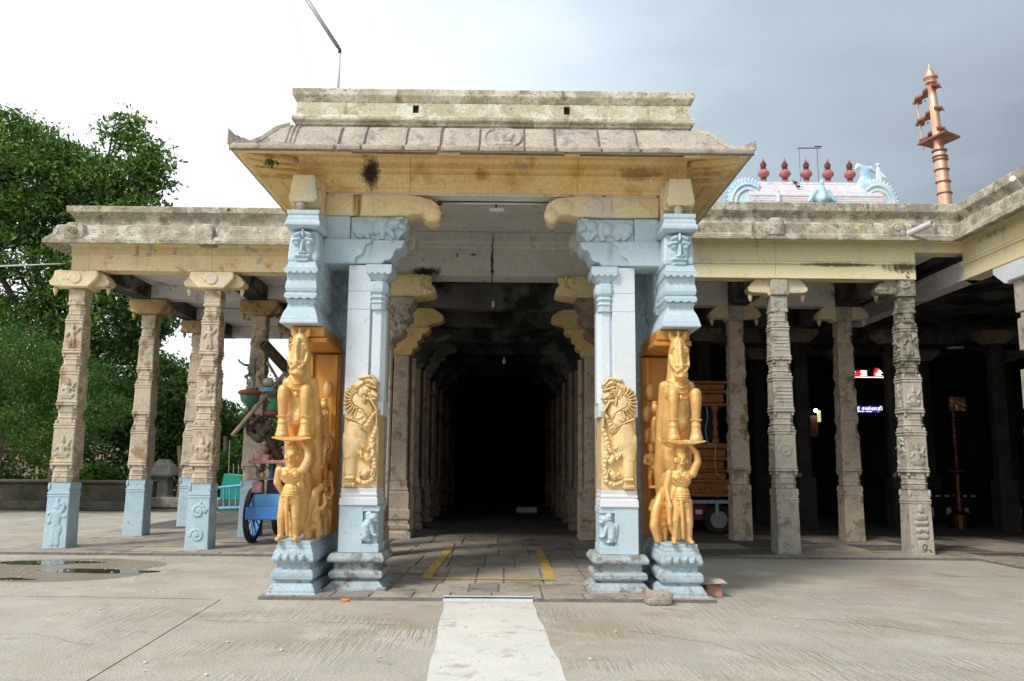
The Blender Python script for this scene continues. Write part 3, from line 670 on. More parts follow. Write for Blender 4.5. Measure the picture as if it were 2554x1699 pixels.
# yellow corbels with curled noses
CLf = [(-2.42, 4.87), (-1.35, 4.87), (-1.25, 4.9), (-1.14, 4.90), (-1.14, 4.83), (-1.04, 4.79), (-0.95, 4.82), (-0.9, 4.89), (-0.92, 5.02), (-1.02, 5.10), (-1.20, 5.15), (-1.33, 5.163), (-2.44, 5.163)]
CRt = [(2.02, 4.88), (0.94, 4.88), (0.78, 4.92), (0.69, 4.90), (0.66, 4.83), (0.59, 4.80), (0.53, 4.86), (0.5, 4.96), (0.54, 5.07), (0.66, 5.14), (0.90, 5.163), (2.03, 5.163)]
for poly, mm in ((CLf, 'yellow'), (CRt, 'cream')):
    b = MB(); b.prism(poly, 'y', 10.84, 11.22); cb = b.build('corbel', M[mm], porch, bevel=.02, seg=2)
    xs_ = (-1.35, -.93) if mm == 'yellow' else (.55, .97)
    b = MB()
    nx_ = -.93 if mm == 'yellow' else .53
    b.ball((nx_ + (-.05 if mm == 'yellow' else .05), 10.86, 4.90), (.10, .06, .11)); b.ball((nx_ + (-.22 if mm == 'yellow' else .22), 10.86, 5.02), (.16, .05, .11))
    b.build('corbel_curl', M[mm], cb, smooth=True)
relief('corbel_carving', fig_scroll(.45, .24, 1) + [(.5, .06, .05, .8, .18, .04, .6), (.65, .18, .05, .95, .08, .03, .6)], 1.0, .26, M['cream'], porch, (.95, 10.839, 4.89), .025, .012, rough=.002)
relief('corbel_carving', [(.1, .05, .05, .3, .2, .03, .5), (.5, .2, .06, .75, .12, .03, .5)], 1.0, .26, M['yellow'], porch, (-2.38, 10.839, 4.89), .018, .014, rough=.002)
# bracket rolls with hanging buds above the outer pillars
for s in (-1, 1):
    c = CX + s * 2.43
    b = MB()
    for dy, hw, z0 in ((10.42, .175, 4.97), (10.56, .20, 4.83)):
        prof = [(hw * .8, 5.28), (hw * .82, 5.22), (hw, 5.02), (hw * 1.04, 4.99), (hw * 1.04, 4.96), (hw * .9, 4.95), (hw * .9, 4.90 if dy > 10.5 else 4.92)]
        b.prism([(c + h, z) for h, z in prof] + [(c - h, z) for h, z in reversed(prof)], 'y', dy, dy + .16)
    b.prism([(c - .2, 4.8), (c + .2, 4.8), (c + .2, 5.27), (c - .2, 5.27)], 'y', 10.70, 10.86)
    rl = b.build('bracket_roll', M['cream'], porch, bevel=.015, seg=2)
    MB().lathe(c - s * 0 - .03, 10.46, [(.02, 4.93), (.055, 4.90), (.06, 4.85), (.045, 4.80), (.02, 4.76), (.005, 4.73)], 12).build('hanging_bud', M['stonegrey'], rl, smooth=True)
# weeds growing under the left corner
b = MB()
for i in range(26):
    a = rng.uniform(0, 6.28); r_ = rng.uniform(0, .11); c = Vector((-3.02 + r_ * math.cos(a), 10.3 + r_ * .5 * math.sin(a), 5.42 - rng.uniform(0, .1)))
    u = Vector(rng.normal(0, 1, 3)).normalized() * .035; w = Vector(rng.normal(0, 1, 3)).normalized() * .03
    b.add([c - u, c + w, c + u, c - w], [(0, 1, 2, 3)])
tag(b.build('weed', M['leaf3'], loc=(-3.02, 10.3, 5.45)), 'small green weed sprouting under the left corner of the porch eave', 'plant')

# ------------------------------------------------------------------ fallen loose things by the porch
def rock(name, c, r, m, label, seed, cat='stone'):
    bm = bmesh.new(); bmesh.ops.create_icosphere(bm, subdivisions=3, radius=1)
    for v in bm.verts:
        p = v.co.copy()
        p = Vector([math.copysign(abs(q) ** .55, q) for q in p])
        p += noise.noise_vector(p * 1.3 + Vector((seed, 0, 0))) * .16
        v.co = Vector((p.x * r[0], p.y * r[1], p.z * r[2]))
    me = bpy.data.meshes.new(name); bm.to_mesh(me); bm.free(); me.shade_smooth(); me.materials.append(m)
    o = link(bpy.data.objects.new(name, me)); o.location = (c[0], c[1], r[2] * .88); o.rotation_euler = (0, 0, seed)
    return tag(o, label, cat)
rock('loose_stone', (1.80, 10.14, 0), (.155, .12, .09), M['stonegrey'], 'rough grey block lying before the base of the right inner pillar', .12)
o = thing('broken_stone', 'broken stone with pink painted side leaning by the right horse pillar', 'stone', (2.58, 10.85, 0))
MB().box(2.49, 2.72, 10.72, 10.98, 0, .16, .02).jitter(.03, 5).build('pink_side', M['pinkpaint'], o, bevel=.01)
MB().box(2.42, 2.76, 10.66, 11.04, .161, .215, .06).jitter(.02, 4).build('stone_top', M['pinkstone'], o, bevel=.012)
b = MB()
for i in range(40):
    a = rng.uniform(0, 6.28); r_ = abs(rng.normal(0, .03)); b.ball((-1.86 + r_ * math.cos(a), 10.2 + r_ * .8 * math.sin(a), .008 + rng.uniform(0, .02)), (.012, .010, .008), 5, 4)
tag(b.build('marigold', M['flower'], loc=(-1.86, 10.2, 0)), 'crushed orange marigold on the concrete before the left inner pillar', 'flower')
# ------------------------------------------------------------------ porch pillars
def U(s, u): return CX + s * u
PED = [(.305, 0, .0), (.305, 0, .055), (.285, 0, .06), (.285, 0, .09), (.25, 0, .15), (.235, 0, .165), (.205, 0, .17), (.205, 0, .195), (.225, 0, .20), (.25, 0, .215), (.255, 0, .26), (.25, 0, .30), (.225, 0, .33), (.20, 0, .335), (.20, 0, .40), (.235, 0, .405), (.25, 0, .43), (.255, 0, .45), (.235, 0, .53), (.215, 0, .57), (.215, 0, .60), (.20, 0, .605), (.20, 0, .66)]
def moulded(cx, y0, y1, prof, name, m, parent, bev=.006):
    """rectangular stepped block: half width and the same inset at front and back"""
    b = MB(); w0 = max(p[0] for p in prof)
    b.rings([[(cx - h, y0 + (w0 - h), z), (cx + h, y0 + (w0 - h), z), (cx + h, y1 - (w0 - h), z), (cx - h, y1 - (w0 - h), z)] for h, z in prof])
    return b.build(name, m, parent, bevel=bev, seg=1)
def limb(b, pts, rs, n=12):
    """tapered limb through points with radii, as overlapping balls and cones"""
    for i in range(len(pts) - 1):
        p, q = Vector(pts[i]), Vector(pts[i + 1]); d = (q - p); u = d.orthogonal().normalized(); w = d.cross(u).normalized()
        b.rings([[c + (u * math.cos(2 * math.pi * k / n) + w * math.sin(2 * math.pi * k / n)) * r for k in range(n)] for c, r in ((p, rs[i]), (q, rs[i + 1]))])
    for p, r in zip(pts, rs): b.ball(p, r, 10, 8)
def horse_forms(hx, y):
    def f(b):
        # head seen from the front, nose down
        limb(b, [(hx, y + .06, 3.15), (hx, y + .02, 3.03), (hx, y - .03, 2.88), (hx, y - .06, 2.77)], [.092, .118, .096, .078], 16)
        b.ball((hx, y - .085, 2.735), (.098, .06, .05), 16, 10); b.ball((hx, y - .05, 2.685), (.075, .06, .035), 14, 8)
        limb(b, [(hx, y - .075, 3.12), (hx, y - .12, 2.92), (hx, y - .145, 2.80)], [.034, .030, .034])
        for s in (-1, 1):
            b.ball((hx + s * .098, y - .045, 3.03), (.028, .03, .032)); b.ball((hx + s * .085, y - .06, 3.065), (.045, .03, .014), rot=Matrix.Rotation(s * .4, 3, 'Y'))
            b.ball((hx + s * .052, y - .145, 2.765), (.026, .02, .022))
            b.ball((hx + s * .095, y - .0, 2.90), (.04, .06, .08))
            b.rings([[Vector((hx + s * (.075 + .012 * q), y + .04, 3.17 + q * .055)) + Vector((r_ * math.cos(2 * math.pi * k / 10), r_ * .5 * math.sin(2 * math.pi * k / 10), 0)) for k in range(10)] for q, r_ in ((0, .03), (.8, .042), (1.6, .032), (2.4, .008))])
            limb(b, [(hx + s * .115, y - .02, 3.0), (hx + s * .11, y - .08, 2.84), (hx + s * .08, y - .12, 2.79)], [.014, .014, .014], 8)
        b.ball((hx, y + .01, 3.24), (.022, .03, .06)); b.ball((hx, y - .085, 3.13), (.022, .02, .03))
        limb(b, [(hx - .105, y - .10, 2.835), (hx, y - .165, 2.835), (hx + .105, y - .10, 2.835)], [.014] * 3, 8)
        limb(b, [(hx - .08, y - .10, 2.705), (hx, y - .145, 2.695), (hx + .08, y - .10, 2.705)], [.016, .02, .016], 8)
        # neck and chest
        limb(b, [(hx, y + .16, 3.05), (hx, y + .14, 2.75), (hx, y + .13, 2.5), (hx, y + .20, 2.2), (hx, y + .3, 1.98)], [.10, .13, .165, .20, .19])
        b.ball((hx, y + .03, 2.58), (.085, .09, .13)); b.ball((hx, y + .1, 2.38), (.16, .12, .17)); b.ball((hx, y + .08, 2.16), (.13, .12, .14))
        for k, zz in enumerate((2.62, 2.565)): limb(b, [(hx - .13, y + .06, zz + .05), (hx, y - .04, zz - .02), (hx + .13, y + .06, zz + .05)], [.014] * 3, 8)
        # shoulders into body slanting back and down
        limb(b, [(hx, y + .3, 2.4), (hx, y + .6, 2.15), (hx, y + .9, 1.8), (hx, y + 1.05, 1.4)], [.21, .22, .21, .20])
        b.ball((hx, y + .42, 1.75), (.19, .25, .30)); b.ball((hx, y + .5, 1.2), (.17, .28, .45)); b.ball((hx, y + .28, 1.05), (.15, .14, .38))
        for s in (-1, 1):
            limb(b, [(hx + s * .16, y + .15, 2.60), (hx + s * .155, y + .55, 1.55), (hx + s * .12, y + .7, 1.15), (hx + s * .13, y + .62, .68)], [.07, .09, .07, .05])
    return f
def leg_forms(x, y):
    def f(b):
        limb(b, [(x, y - .02, 2.49), (x, y - .03, 2.40), (x, y, 2.12)], [.072, .070, .052])
        limb(b, [(x, y + .0, 2.49), (x, y + .25, 2.46)], [.065, .075])
        for zz, r in ((2.13, .058), (2.095, .066), (2.06, .060), (2.03, .066), (2.0, .072)): b.lathe(x, y, [(r * .9, zz - .018), (r, zz), (r * .9, zz + .018)], 16)
        b.lathe(x, y, [(.085, 1.915), (.082, 1.95), (.062, 2.01)], 16)
    return f
def man_forms(x, y, hang):
    """bearer standing on the pedestal, right hand (viewer's right) holding up the plate"""
    z0 = .66
    def f(b):
        for s, fx in ((-1, -.085), (1, .075)):
            limb(b, [(x + s * .055, y, z0 + .50), (x + fx, y - .02, z0 + .28), (x + fx * 1.1, y + .0, z0 + .05)], [.078, .056, .034])
            b.ball((x + fx * 1.15 + s * .015, y - .045, z0 + .03), (.036, .075, .028)); b.ball((x + fx, y - .03, z0 + .29), (.05, .05, .05))
            b.lathe(x + fx * 1.1, y, [(.036, z0 + .055), (.044, z0 + .07), (.036, z0 + .085)], 12)
        b.ball((x, y, z0 + .52), (.125, .085, .10)); b.ball((x + .005, y, z0 + .62), (.10, .07, .09)); b.ball((x, y, z0 + .77), (.128, .085, .10)); b.ball((x, y + .0, z0 + .85), (.165, .06, .05)); b.ball((x - .055, y - .05, z0 + .80), (.06, .045, .05)); b.ball((x + .055, y - .05, z0 + .80), (.06, .045, .05))
        for k in range(3): b.lathe(x, y, [(.095, z0 + .535 + k * .025), (.118 - .004 * k, z0 + .545 + k * .025), (.095, z0 + .556 + k * .025)], 18)
        limb(b, [(x - .02, y - .08, z0 + .53), (x - .01, y - .09, z0 + .32), (x, y - .06, z0 + .08)], [.03, .026, .02], 8)      # sash between the legs
        limb(b, [(x, y - .01, z0 + .88), (x, y - .01, z0 + .95)], [.048, .05])
        b.ball((x, y - .025, z0 + 1.03), (.068, .075, .085)); b.ball((x, y - .10, z0 + 1.02), (.017, .024, .032)); b.ball((x, y - .092, z0 + .972), (.03, .016, .010)); b.ball((x, y - .09, z0 + .988), (.026, .014, .008))
        b.ball((x, y - .06, z0 + .955), (.025, .025, .018))
        for s in (-1, 1):
            b.ball((x + s * .028, y - .094, z0 + 1.045), (.017, .014, .011)); b.ball((x + s * .074, y - .01, z0 + 1.01), (.018, .025, .04))
            limb(b, [(x + s * .012, y - .092, z0 + 1.065), (x + s * .045, y - .08, z0 + 1.07)], [.009, .007], 6)
        b.lathe(x, y, [(.082, z0 + 1.075), (.088, z0 + 1.095), (.075, z0 + 1.11), (.065, z0 + 1.15), (.04, z0 + 1.19), (.045, z0 + 1.235)], 16)
        # raised arm
        limb(b, [(x + .14, y, z0 + .85), (x + .205, y - .02, z0 + 1.0), (x + .19, y - .02, z0 + 1.10), (x + .09, y - .02, z0 + 1.235)], [.055, .046, .04, .028])
        b.ball((x + .06, y - .03, z0 + 1.245), (.05, .035, .022))
        for k in range(4): limb(b, [(x + .07, y - .05 + k * .018, z0 + 1.24), (x + .01, y - .06 + k * .018, z0 + 1.25)], [.011, .009], 6)
        # other arm
        if hang:
            limb(b, [(x - .145, y, z0 + .85), (x - .185, y - .01, z0 + .68), (x - .165, y - .05, z0 + .52)], [.052, .042, .028])
            b.ball((x - .16, y - .06, z0 + .48), (.026, .03, .04)); limb(b, [(x - .165, y - .07, z0 + .46), (x - .16, y - .06, z0 + .25)], [.022, .03], 8)
            for k in range(4): limb(b, [(x - .175 + k * .012, y - .08, z0 + .48), (x - .175 + k * .012, y - .085, z0 + .445)], [.009, .008], 6)
        else:
            limb(b, [(x - .145, y, z0 + .85), (x - .18, y + .04, z0 + .70), (x - .13, y + .13, z0 + .58), (x - .05, y + .16, z0 + .56)], [.052, .044, .034, .028])
    return f
def small_figures(x, y, s):
    """attendants, coiled trunk and rider crowding the inner flank of the horse; x is the flank centre, s the side"""
    def fig(b, px, py, z, k, lean=0):
        limb(b, [(px - .04, py - .02, z), (px - .05, py - .05, z + .14 * k), (px - .02, py, z + .30 * k)], [.03, .036, .05]); limb(b, [(px + .04, py, z), (px + .04, py, z + .30 * k)], [.03, .05])
        b.ball((px, py, z + .36 * k), (.075, .06, .07)); b.ball((px + lean * .3, py, z + .50 * k), (.07, .055, .09)); b.ball((px + lean * .5, py, z + .60 * k), (.09, .05, .04)); b.ball((px + lean, py - .02, z + .74 * k), (.05, .05, .06))
        b.lathe(px + lean, py - .01, [(.055, z + .79 * k), (.045, z + .84 * k), (.02, z + .90 * k)], 10)
        limb(b, [(px - .08 + lean * .5, py, z + .60 * k), (px - .12, py - .04, z + .46 * k), (px - .05, py - .08, z + .42 * k)], [.03, .026, .02], 8)
        limb(b, [(px + .08 + lean * .5, py, z + .60 * k), (px + .12, py, z + .70 * k), (px + .10, py, z + .88 * k)], [.03, .026, .02], 8)
        b.lathe(px, py, [(.06, z + .31 * k), (.085, z + .33 * k), (.06, z + .35 * k)], 12)
    def f(b):
        fig(b, x + .01, y + .02, .66, .62); fig(b, x + .03, y + .34, .67, .8, .02); fig(b, x - .02, y + .42, 1.36, .62, -.02)
        limb(b, [(x - .05, y - .06, .68), (x - .10, y - .08, .85), (x - .07, y - .05, 1.05), (x - .0, y + .0, 1.22), (x + .05, y + .06, 1.30)], [.05, .06, .065, .06, .05])   # coiled trunk
        b.box(x - .10, x + .08, y + .25, y + .5, 1.31, 1.345)
        limb(b, [(x, y + .36, 1.95), (x + .01, y + .34, 2.2)], [.075, .06]); b.ball((x, y + .32, 2.36), (.055, .06, .07)); b.ball((x, y + .32, 2.43), (.045, .045, .03))
        limb(b, [(x + .05, y + .30, 2.25), (x + .03, y + .12, 2.12), (x, y + .02, 2.2)], [.03, .026, .02], 8)
        limb(b, [(x + .04, y + .38, 1.98), (x + .05, y + .2, 1.82), (x + .04, y + .18, 1.58), (x + .04, y + .12, 1.55)], [.05, .045, .032, .03])
        for k in range(7): b.ball((x + .06 * math.sin(k), y + .6, .8 + k * .3), (.07, .05, .12), 8, 6)
    return f
def ornaments(hx, y, mx, legx, my):
    """beads and bands lying on the figures"""
    def f(b):
        for zz, w_, dy in ((2.615, .10, -.065), (2.55, .125, -.05), (2.48, .15, -.03)):
            for k in range(11):
                t_ = -1 + 2 * k / 10; b.ball((hx + w_ * t_, y + dy + .10 * t_ * t_, zz - .05 * (1 - t_ * t_)), .013, 6, 5)
        b.ball((hx, y - .075, 2.44), (.03, .02, .035), 8, 6)
        for k in range(7): b.ball((hx, y + (-.10 - .045 * math.sin(k * .4)), 3.12 - k * .035), .012, 6, 5)
        for lx in legx:
            for k in range(10): a = math.pi * (1 + k / 9); b.ball((lx + .066 * math.cos(a), 10.40 + .066 * math.sin(a), 2.165), .010, 6, 5)
        for zz, w_ in ((1.52, .05), (1.49, .075), (1.455, .10)):
            for k in range(9): t_ = -1 + 2 * k / 8; b.ball((mx + w_ * t_, my - .075 - .02 * (1 - t_ * t_), zz - .045 * (1 - t_ * t_)), .009, 6, 5)
        for k in range(13): a = math.pi * (1 + k / 12); b.ball((mx + .118 * math.cos(a), my + .10 * math.sin(a), 1.185), .010, 6, 5)
        for k in range(5): b.ball((mx - .05 + .025 * k, my - .095, 1.145 - .02 * (2 - abs(k - 2))), .012, 6, 5)
    return f

SC = [(0, 0, 0)]
def scallop(cx, w, y0, y1, z, m, parent, n=5, h=.035):
    b = MB(); st = w * 2 / n
    pts = [(cx - w, z + .03)]
    for i in range(n):
        x0 = cx - w + st * i
        for k in range(5): a = math.pi * k / 4; pts.append((x0 + st * (k / 4), z - h * math.sin(a)))
    pts.append((cx + w, z + .03)); b.prism(pts, 'y', y0, y1)
    return b.build('scalloped_lip', m, parent)

KIRTI = [(.17, .05, .10, .17, .14, .13, .7), (.17, .18, .14, .17, .28, .14, .75), (.17, .12, .035, .17, .24, .03, 1.25), (.14, .11, .03, .20, .11, .03, 1.15), (.06, .27, .035, .13, .29, .03, 1.15), (.28, .27, .035, .21, .29, .03, 1.15),
         (.09, .23, .04, .10, .23, .04, 1.05), (.25, .23, .04, .24, .23, .04, 1.05), (.08, .34, .03, .15, .37, .03, 1.1), (.26, .34, .03, .19, .37, .03, 1.1), (.17, .33, .03, .17, .40, .02, 1.2), (.09, .07, .025, .25, .07, .025, 1.0), (.11, .02, .03, .23, .02, .03, .8)]
for s, side, hang in ((-1, 'left', False), (1, 'right', True)):
    # ---------------- outer pillar with the rearing horse
    c = U(s, 2.36)
    P = thing('horse_pillar', 'blue and gold pillar with rearing horse, ' + ('left end of porch beside the blue cart' if s < 0 else 'right end of porch beside the pink stone'),
              'pillar', (c, 11.1, 0), 'carved pillars of the entrance porch')
    cp = U(s, 2.35)
    moulded(cp, 10.36, 11.86, [(h, z) for h, _, z in PED], 'pedestal', M['bluebase'], P)
    MB().box(cp - .31, cp + .31, 10.35, 11.87, 0, .045).jitter(.008, 9).build('plinth', M['greybase'], P, bevel=.01)
    relief('lotus_frieze', [(.04 + .095 * k, .03, .035, .06 + .095 * k, .06, .02, .7) for k in range(4)], .42, .1, M['bluebase'], P, (cp - .21, 10.372, .44), .02, .01)
    # structural shaft behind the sculpture
    xa = U(s, 2.33)
    b = MB(); b.box(xa - .23, xa + .23, 11.62, 11.86, .661, 3.10); b.build('gold_backing', M['goldframe'], P, bevel=.01)
    xi = U(s, 2.33) - s * .0
    for k, dx in enumerate((-.17, .17)):
        b = MB(); b.box(xa + dx - .035, xa + dx + .035, 11.56, 11.618, .662, 3.09); b.build('gold_frame_strip', M['goldframe'], P, bevel=.008)
    b = MB(); b.box(xa - .24, xa + .24, 10.62, 11.87, 3.12, 3.19).box(xa - .21, xa + .21, 10.60, 11.86, 3.192, 3.325); b.build('gold_lintel', M['goldframe'], P, bevel=.012)
    hx = -2.60 if s < 0 else 2.17
    hs = sculpt('horse_body', horse_forms(hx, 10.47), M['gold'], P, .0115, 2)
    legx = (hx - .145, hx + .13) if s < 0 else (hx - .10, hx + .18)
    for lx in legx: sculpt('horse_foreleg', leg_forms(lx, 10.40), M['gold'], P, .010, 2)
    lm = (legx[0] + legx[1]) / 2
    MB().prism([(lm - .24, 1.895), (lm - .1, 1.865), (lm + .1, 1.865), (lm + .24, 1.895), (lm + .24, 1.913), (lm - .24, 1.913)], 'y', 10.30, 10.62).build('plate', M['gold'], P, bevel=.008)
    mx = -2.625 if s < 0 else 2.165
    sculpt('bearer_figure', man_forms(mx, 10.46, hang), M['gold'], P, .0072, 1)
    sculpt('side_figures', small_figures(hx - s * .19, 10.86, s), M['gold'], P, .0105, 2)
    ob = MB(); ornaments(hx, 10.47, mx, legx, 10.46)(ob); oo = ob.build('bead_ornament', M['gold'], P, smooth=True); oo['kind'] = 'stuff'
    # blue capital
    cc = U(s, 2.40); B = M['blue']
    fl = [(.24, 3.33), (.24, 3.365), (.232, 3.372), (.232, 3.39), (.205, 3.48), (.195, 3.50), (.17, 3.55), (.165, 3.60), (.178, 3.61), (.178, 3.625), (.19, 3.635), (.175, 3.66), (.175, 3.67), (.205, 3.69), (.20, 3.73)]
    moulded(cc, 10.38, 11.93, fl, 'capital_base', B, P)
    moulded(cc, 10.41, 11.9, [(.165, 3.731), (.19, 3.75), (.20, 3.79), (.195, 3.84), (.18, 3.90), (.183, 3.902), (.183, 3.94), (.19, 3.97)], 'capital_cushion', B, P)
    moulded(cc, 10.38, 11.9, [(.195, 3.971), (.21, 4.0), (.19, 4.03), (.20, 4.035), (.20, 4.06), (.185, 4.065), (.185, 4.09), (.175, 4.10), (.175, 4.13)], 'capital_moulding', B, P)
    scallop(cc, .215, 10.362, 10.42, 4.0, B, P); scallop(cc, .20, 10.385, 10.43, 3.665, B, P, 4, .02)
    moulded(cc, 10.45, 11.9, [(.19, 4.131), (.20, 4.2), (.19, 4.35), (.175, 4.5), (.17, 4.56)], 'capital_head', B, P, .03)
    relief('lion_face', [(x * 1.05, z, r0, x2 * 1.05, z2, r2, h) for x, z, r0, x2, z2, r2, h in KIRTI], .36, .44, B, P, (cc - .18, 10.475, 4.13), .10, .008, rough=.002)
    moulded(cc, 10.34, 11.95, [(.17, 4.561), (.21, 4.58), (.225, 4.585), (.225, 4.62), (.205, 4.66), (.205, 4.70), (.195, 4.705), (.195, 4.73), (.205, 4.735), (.205, 4.79)], 'abacus', B, P)
    st = fig_random(.9, .9, 5) + fig_random(.9, .9, 9)
    relief('side_carving', st, 1.2, .9, M['stonedark'] if False else B, P, (cc - s * .178, 10.62, 3.6) if s < 0 else (cc - s * .178, 11.82, 3.6), .03, .02, ang=R(90) if s < 0 else R(-90))
    # composite shaft behind the horse, carved and washed grey blue
    xb = U(s, 2.14)
    b = MB(); b.box(xb - .14, xb + .14, 11.90, 12.5, 0, 4.9); sh = b.build('rear_shaft', M['blue'], P, bevel=.01)
    relief('shaft_carving', [(.1 + .04 * math.sin(k), .1 + k * .21, .05, .14 + .05 * math.cos(k * 1.7), .2 + k * .21, .035, .9) for k in range(17)], .24, 3.8, M['blue'], sh, (xb - .12, 11.899, .6), .04, .014)
    xo = U(s, 2.62)
    moulded(xo, 12.1, 13.0, [(.24, 0), (.24, .12), (.2, .2), (.22, .25), (.22, .33), (.18, .36), (.2, .45), (.19, .6), (.16, .65), (.17, 1.0), (.15, 1.2)], 'rear_base', M['bluebase'], P)
    MB().box(xo - .14, xo + .14, 12.2, 12.9, 1.2, 4.9).build('rear_post', M['stone'], P, bevel=.01)

    # ---------------- inner pillar with the lion relief
    c = U(s, 1.655)
    P = thing('lion_pillar', 'pale blue inner pillar with gold lion carving, ' + ('behind the orange marigold' if s < 0 else 'behind the loose grey block'), 'pillar', (c, 11.1, 0), 'carved pillars of the entrance porch')
    G = M['greybase']
    moulded(c, 10.72, 11.62, [(.385, 0), (.385, .07), (.36, .075), (.31, .13), (.30, .15), (.275, .155), (.275, .175), (.315, .18), (.335, .20), (.335, .25), (.315, .275), (.275, .28), (.275, .375), (.34, .38), (.355, .40), (.355, .43), (.32, .49)], 'pedestal', G, P)
    MB().box(c - .40, c + .40, 10.70, 11.64, 0, .045).jitter(.012, 9).build('plinth', M['greybase'], P, bevel=.01)
    so = U(s, 1.745)   # wide slab centre
    MB().box(so - .15, so + .15, 10.852, 11.4, .491, 1.075).build('lower_slab', M['blue'], P, bevel=.006)
    si = U(s, 1.50)
    b = MB(); b.box(si - .09, si + .09, 10.90, 11.4, .491, 1.074).box(si - .10, si + .115, 10.85, 11.41, .491, .60).box(si - .10, si + .115, 10.86, 11.41, 1.0, 1.073)
    nb = b.build('niche', M['blue'], P, bevel=.006)
    lion = [(.10, .10, .06, .10, .20, .075, 1), (.10, .22, .07, .15, .28, .06, 1), (.17, .32, .055, .20, .33, .05, 1.1), (.21, .30, .03, .235, .29, .025, 1), (.16, .25, .04, .20, .12, .03, .9), (.20, .12, .025, .23, .11, .025, .9), (.06, .07, .035, .14, .05, .03, .8), (.13, .36, .05, .15, .30, .06, .9, 120), (.04, .12, .02, .03, .26, .02, .7)]
    if s > 0: lion = [(.26 - t[0],) + t[1:3] + (.26 - t[3],) + t[4:] for t in lion]
    relief('seated_lion', lion, .26, .42, M['blue'], P, (si - .13 + (-.02 if s < 0 else .02), 10.899, .60), .11, .008, rough=.002)
    moulded(U(s, 1.655), 10.83, 11.42, [(.245, 1.076), (.245, 1.10), (.24, 1.17), (.225, 1.175), (.225, 1.19), (.235, 1.195), (.235, 1.225), (.225, 1.23), (.228, 1.29)], 'white_moulding', M['white'], P)
    W_, H_ = .45, 1.46
    moulded(U(s, 1.655), 10.87, 11.40, [(.225, 1.291), (.222, 2.0), (.22, 2.22)], 'relief_block', M['goldpale'], P)
    MB().box(so - .15, so + .16, 10.874, 11.37, 2.222, 2.458).box(min(si - .10, si + .115), max(si - .10, si + .115), 10.885, 11.36, 2.222, 2.40).build('shaft_slab', M['pale'], P)
    # lion relief: standing yali, head turned down to the trunk it swallows
    Y = [(.10, .07, .075, .10, .42, .08, .9), (.09, .40, .085, .13, .60, .16, 1.0), (.15, .60, .155, .17, .80, .13, 1.1), (.18, .82, .13, .19, .98, .15, 1.05), (.20, 1.0, .17, .17, 1.14, .165, 1.1)]
    rr = random.Random(4)
    pts = [(.20, .10), (.30, .06), (.39, .11), (.415, .26), (.40, .42), (.36, .55), (.385, .66), (.42, .76)]
    for a, b_ in zip(pts, pts[1:]): Y.append((a[0], a[1], .035, b_[0], b_[1], .035, .8, 110))
    for k in range(20): x_, z_ = rr.uniform(.21, .40), rr.uniform(.12, .62); Y.append((x_, z_, .026, x_ + rr.uniform(-.03, .03), z_ + .035, .014, .95))
    Y.append((.29, .17, .05, .31, .20, .05, 1.2)); Y.append((.33, .36, .045, .31, .40, .045, 1.2))
    # leg, hip line, foot with toes, anklet
    Y += [(.06, .13, .028, .15, .13, .028, 1.25)] + [(.05 + .035 * k, .03, .024, .055 + .035 * k, .05, .024, 1.3) for k in range(4)]
    Y += [(.03, .90, .016, .14, .86, .016, 1.3), (.14, .86, .016, .26, .80, .016, 1.3)]
    # mane scales: three rows round the neck
    for row, (r0, h_) in enumerate(((.215, 1.2), (.18, 1.25), (.145, 1.3))):
        for k in range(13):
            a = 1.35 + k * .26; Y.append((.20 + (r0 - .03) * math.cos(a), 1.12 + (r0 - .03) * math.sin(a), .022, .20 + r0 * math.cos(a), 1.12 + r0 * math.sin(a), .012, h_))
    # raised forearm with ringed cuff and claws
    Y += [(.20, .93, .075, .30, .76, .055, 1.25, 100), (.30, .76, .05, .38, .92, .035, 1.3, 130), (.38, .92, .032, .42, .96, .026, 1.4)] + [(.42, .93 + .022 * k, .012, .445, .93 + .022 * k, .010, 1.5) for k in range(4)]
    # head bent down: crest, brow, eye, cheek, muzzle, trunk
    Y += [(.18, 1.30, .06, .30, 1.38, .06, 1.2), (.30, 1.38, .055, .39, 1.33, .05, 1.25), (.24, 1.22, .07, .30, 1.27, .08, 1.3), (.30, 1.26, .07, .36, 1.20, .065, 1.4), (.36, 1.20, .055, .415, 1.17, .035, 1.5), (.30, 1.13, .03, .40, 1.13, .022, 1.45), (.28, 1.31, .018, .41, 1.27, .018, 1.55),
          (.325, 1.235, .018, .33, 1.235, .018, 1.8), (.20, 1.40, .03, .33, 1.42, .024, 1.35), (.36, 1.41, .02, .42, 1.34, .018, 1.4), (.26, 1.16, .022, .27, 1.08, .016, 1.4), (.35, 1.12, .024, .42, 1.0, .018, 1.35), (.42, 1.0, .018, .43, .80, .014, 1.1)]
    if s > 0: Y = [(W_ - t[0],) + t[1:3] + (W_ - t[3],) + t[4:] for t in Y]
    relief('lion_relief', Y, W_, H_, M['goldpale'], P, (U(s, 1.655) - W_ / 2, 10.868, 1.292), .075, .0062, rough=.0012, sink=.006)
    # slab and octagonal colonette above
    so2, si2 = U(s, 1.74), U(s, 1.50)
    for z0, z1 in ((2.46, 3.60), (3.603, 3.845), (3.848, 4.20)):
        MB().box(so2 - .15, so2 + .15, 10.872, 11.38, z0, z1).build('shaft_slab', M['pale'], P, bevel=.006)
    MB().sq(si2, 11.06, [(.115, .16, .55, 2.40), (.112, .16, .55, 3.58), (.118, .165, .55, 3.585), (.118, .165, .55, 3.60)]).build('colonette', M['pale'], P, bevel=.004)
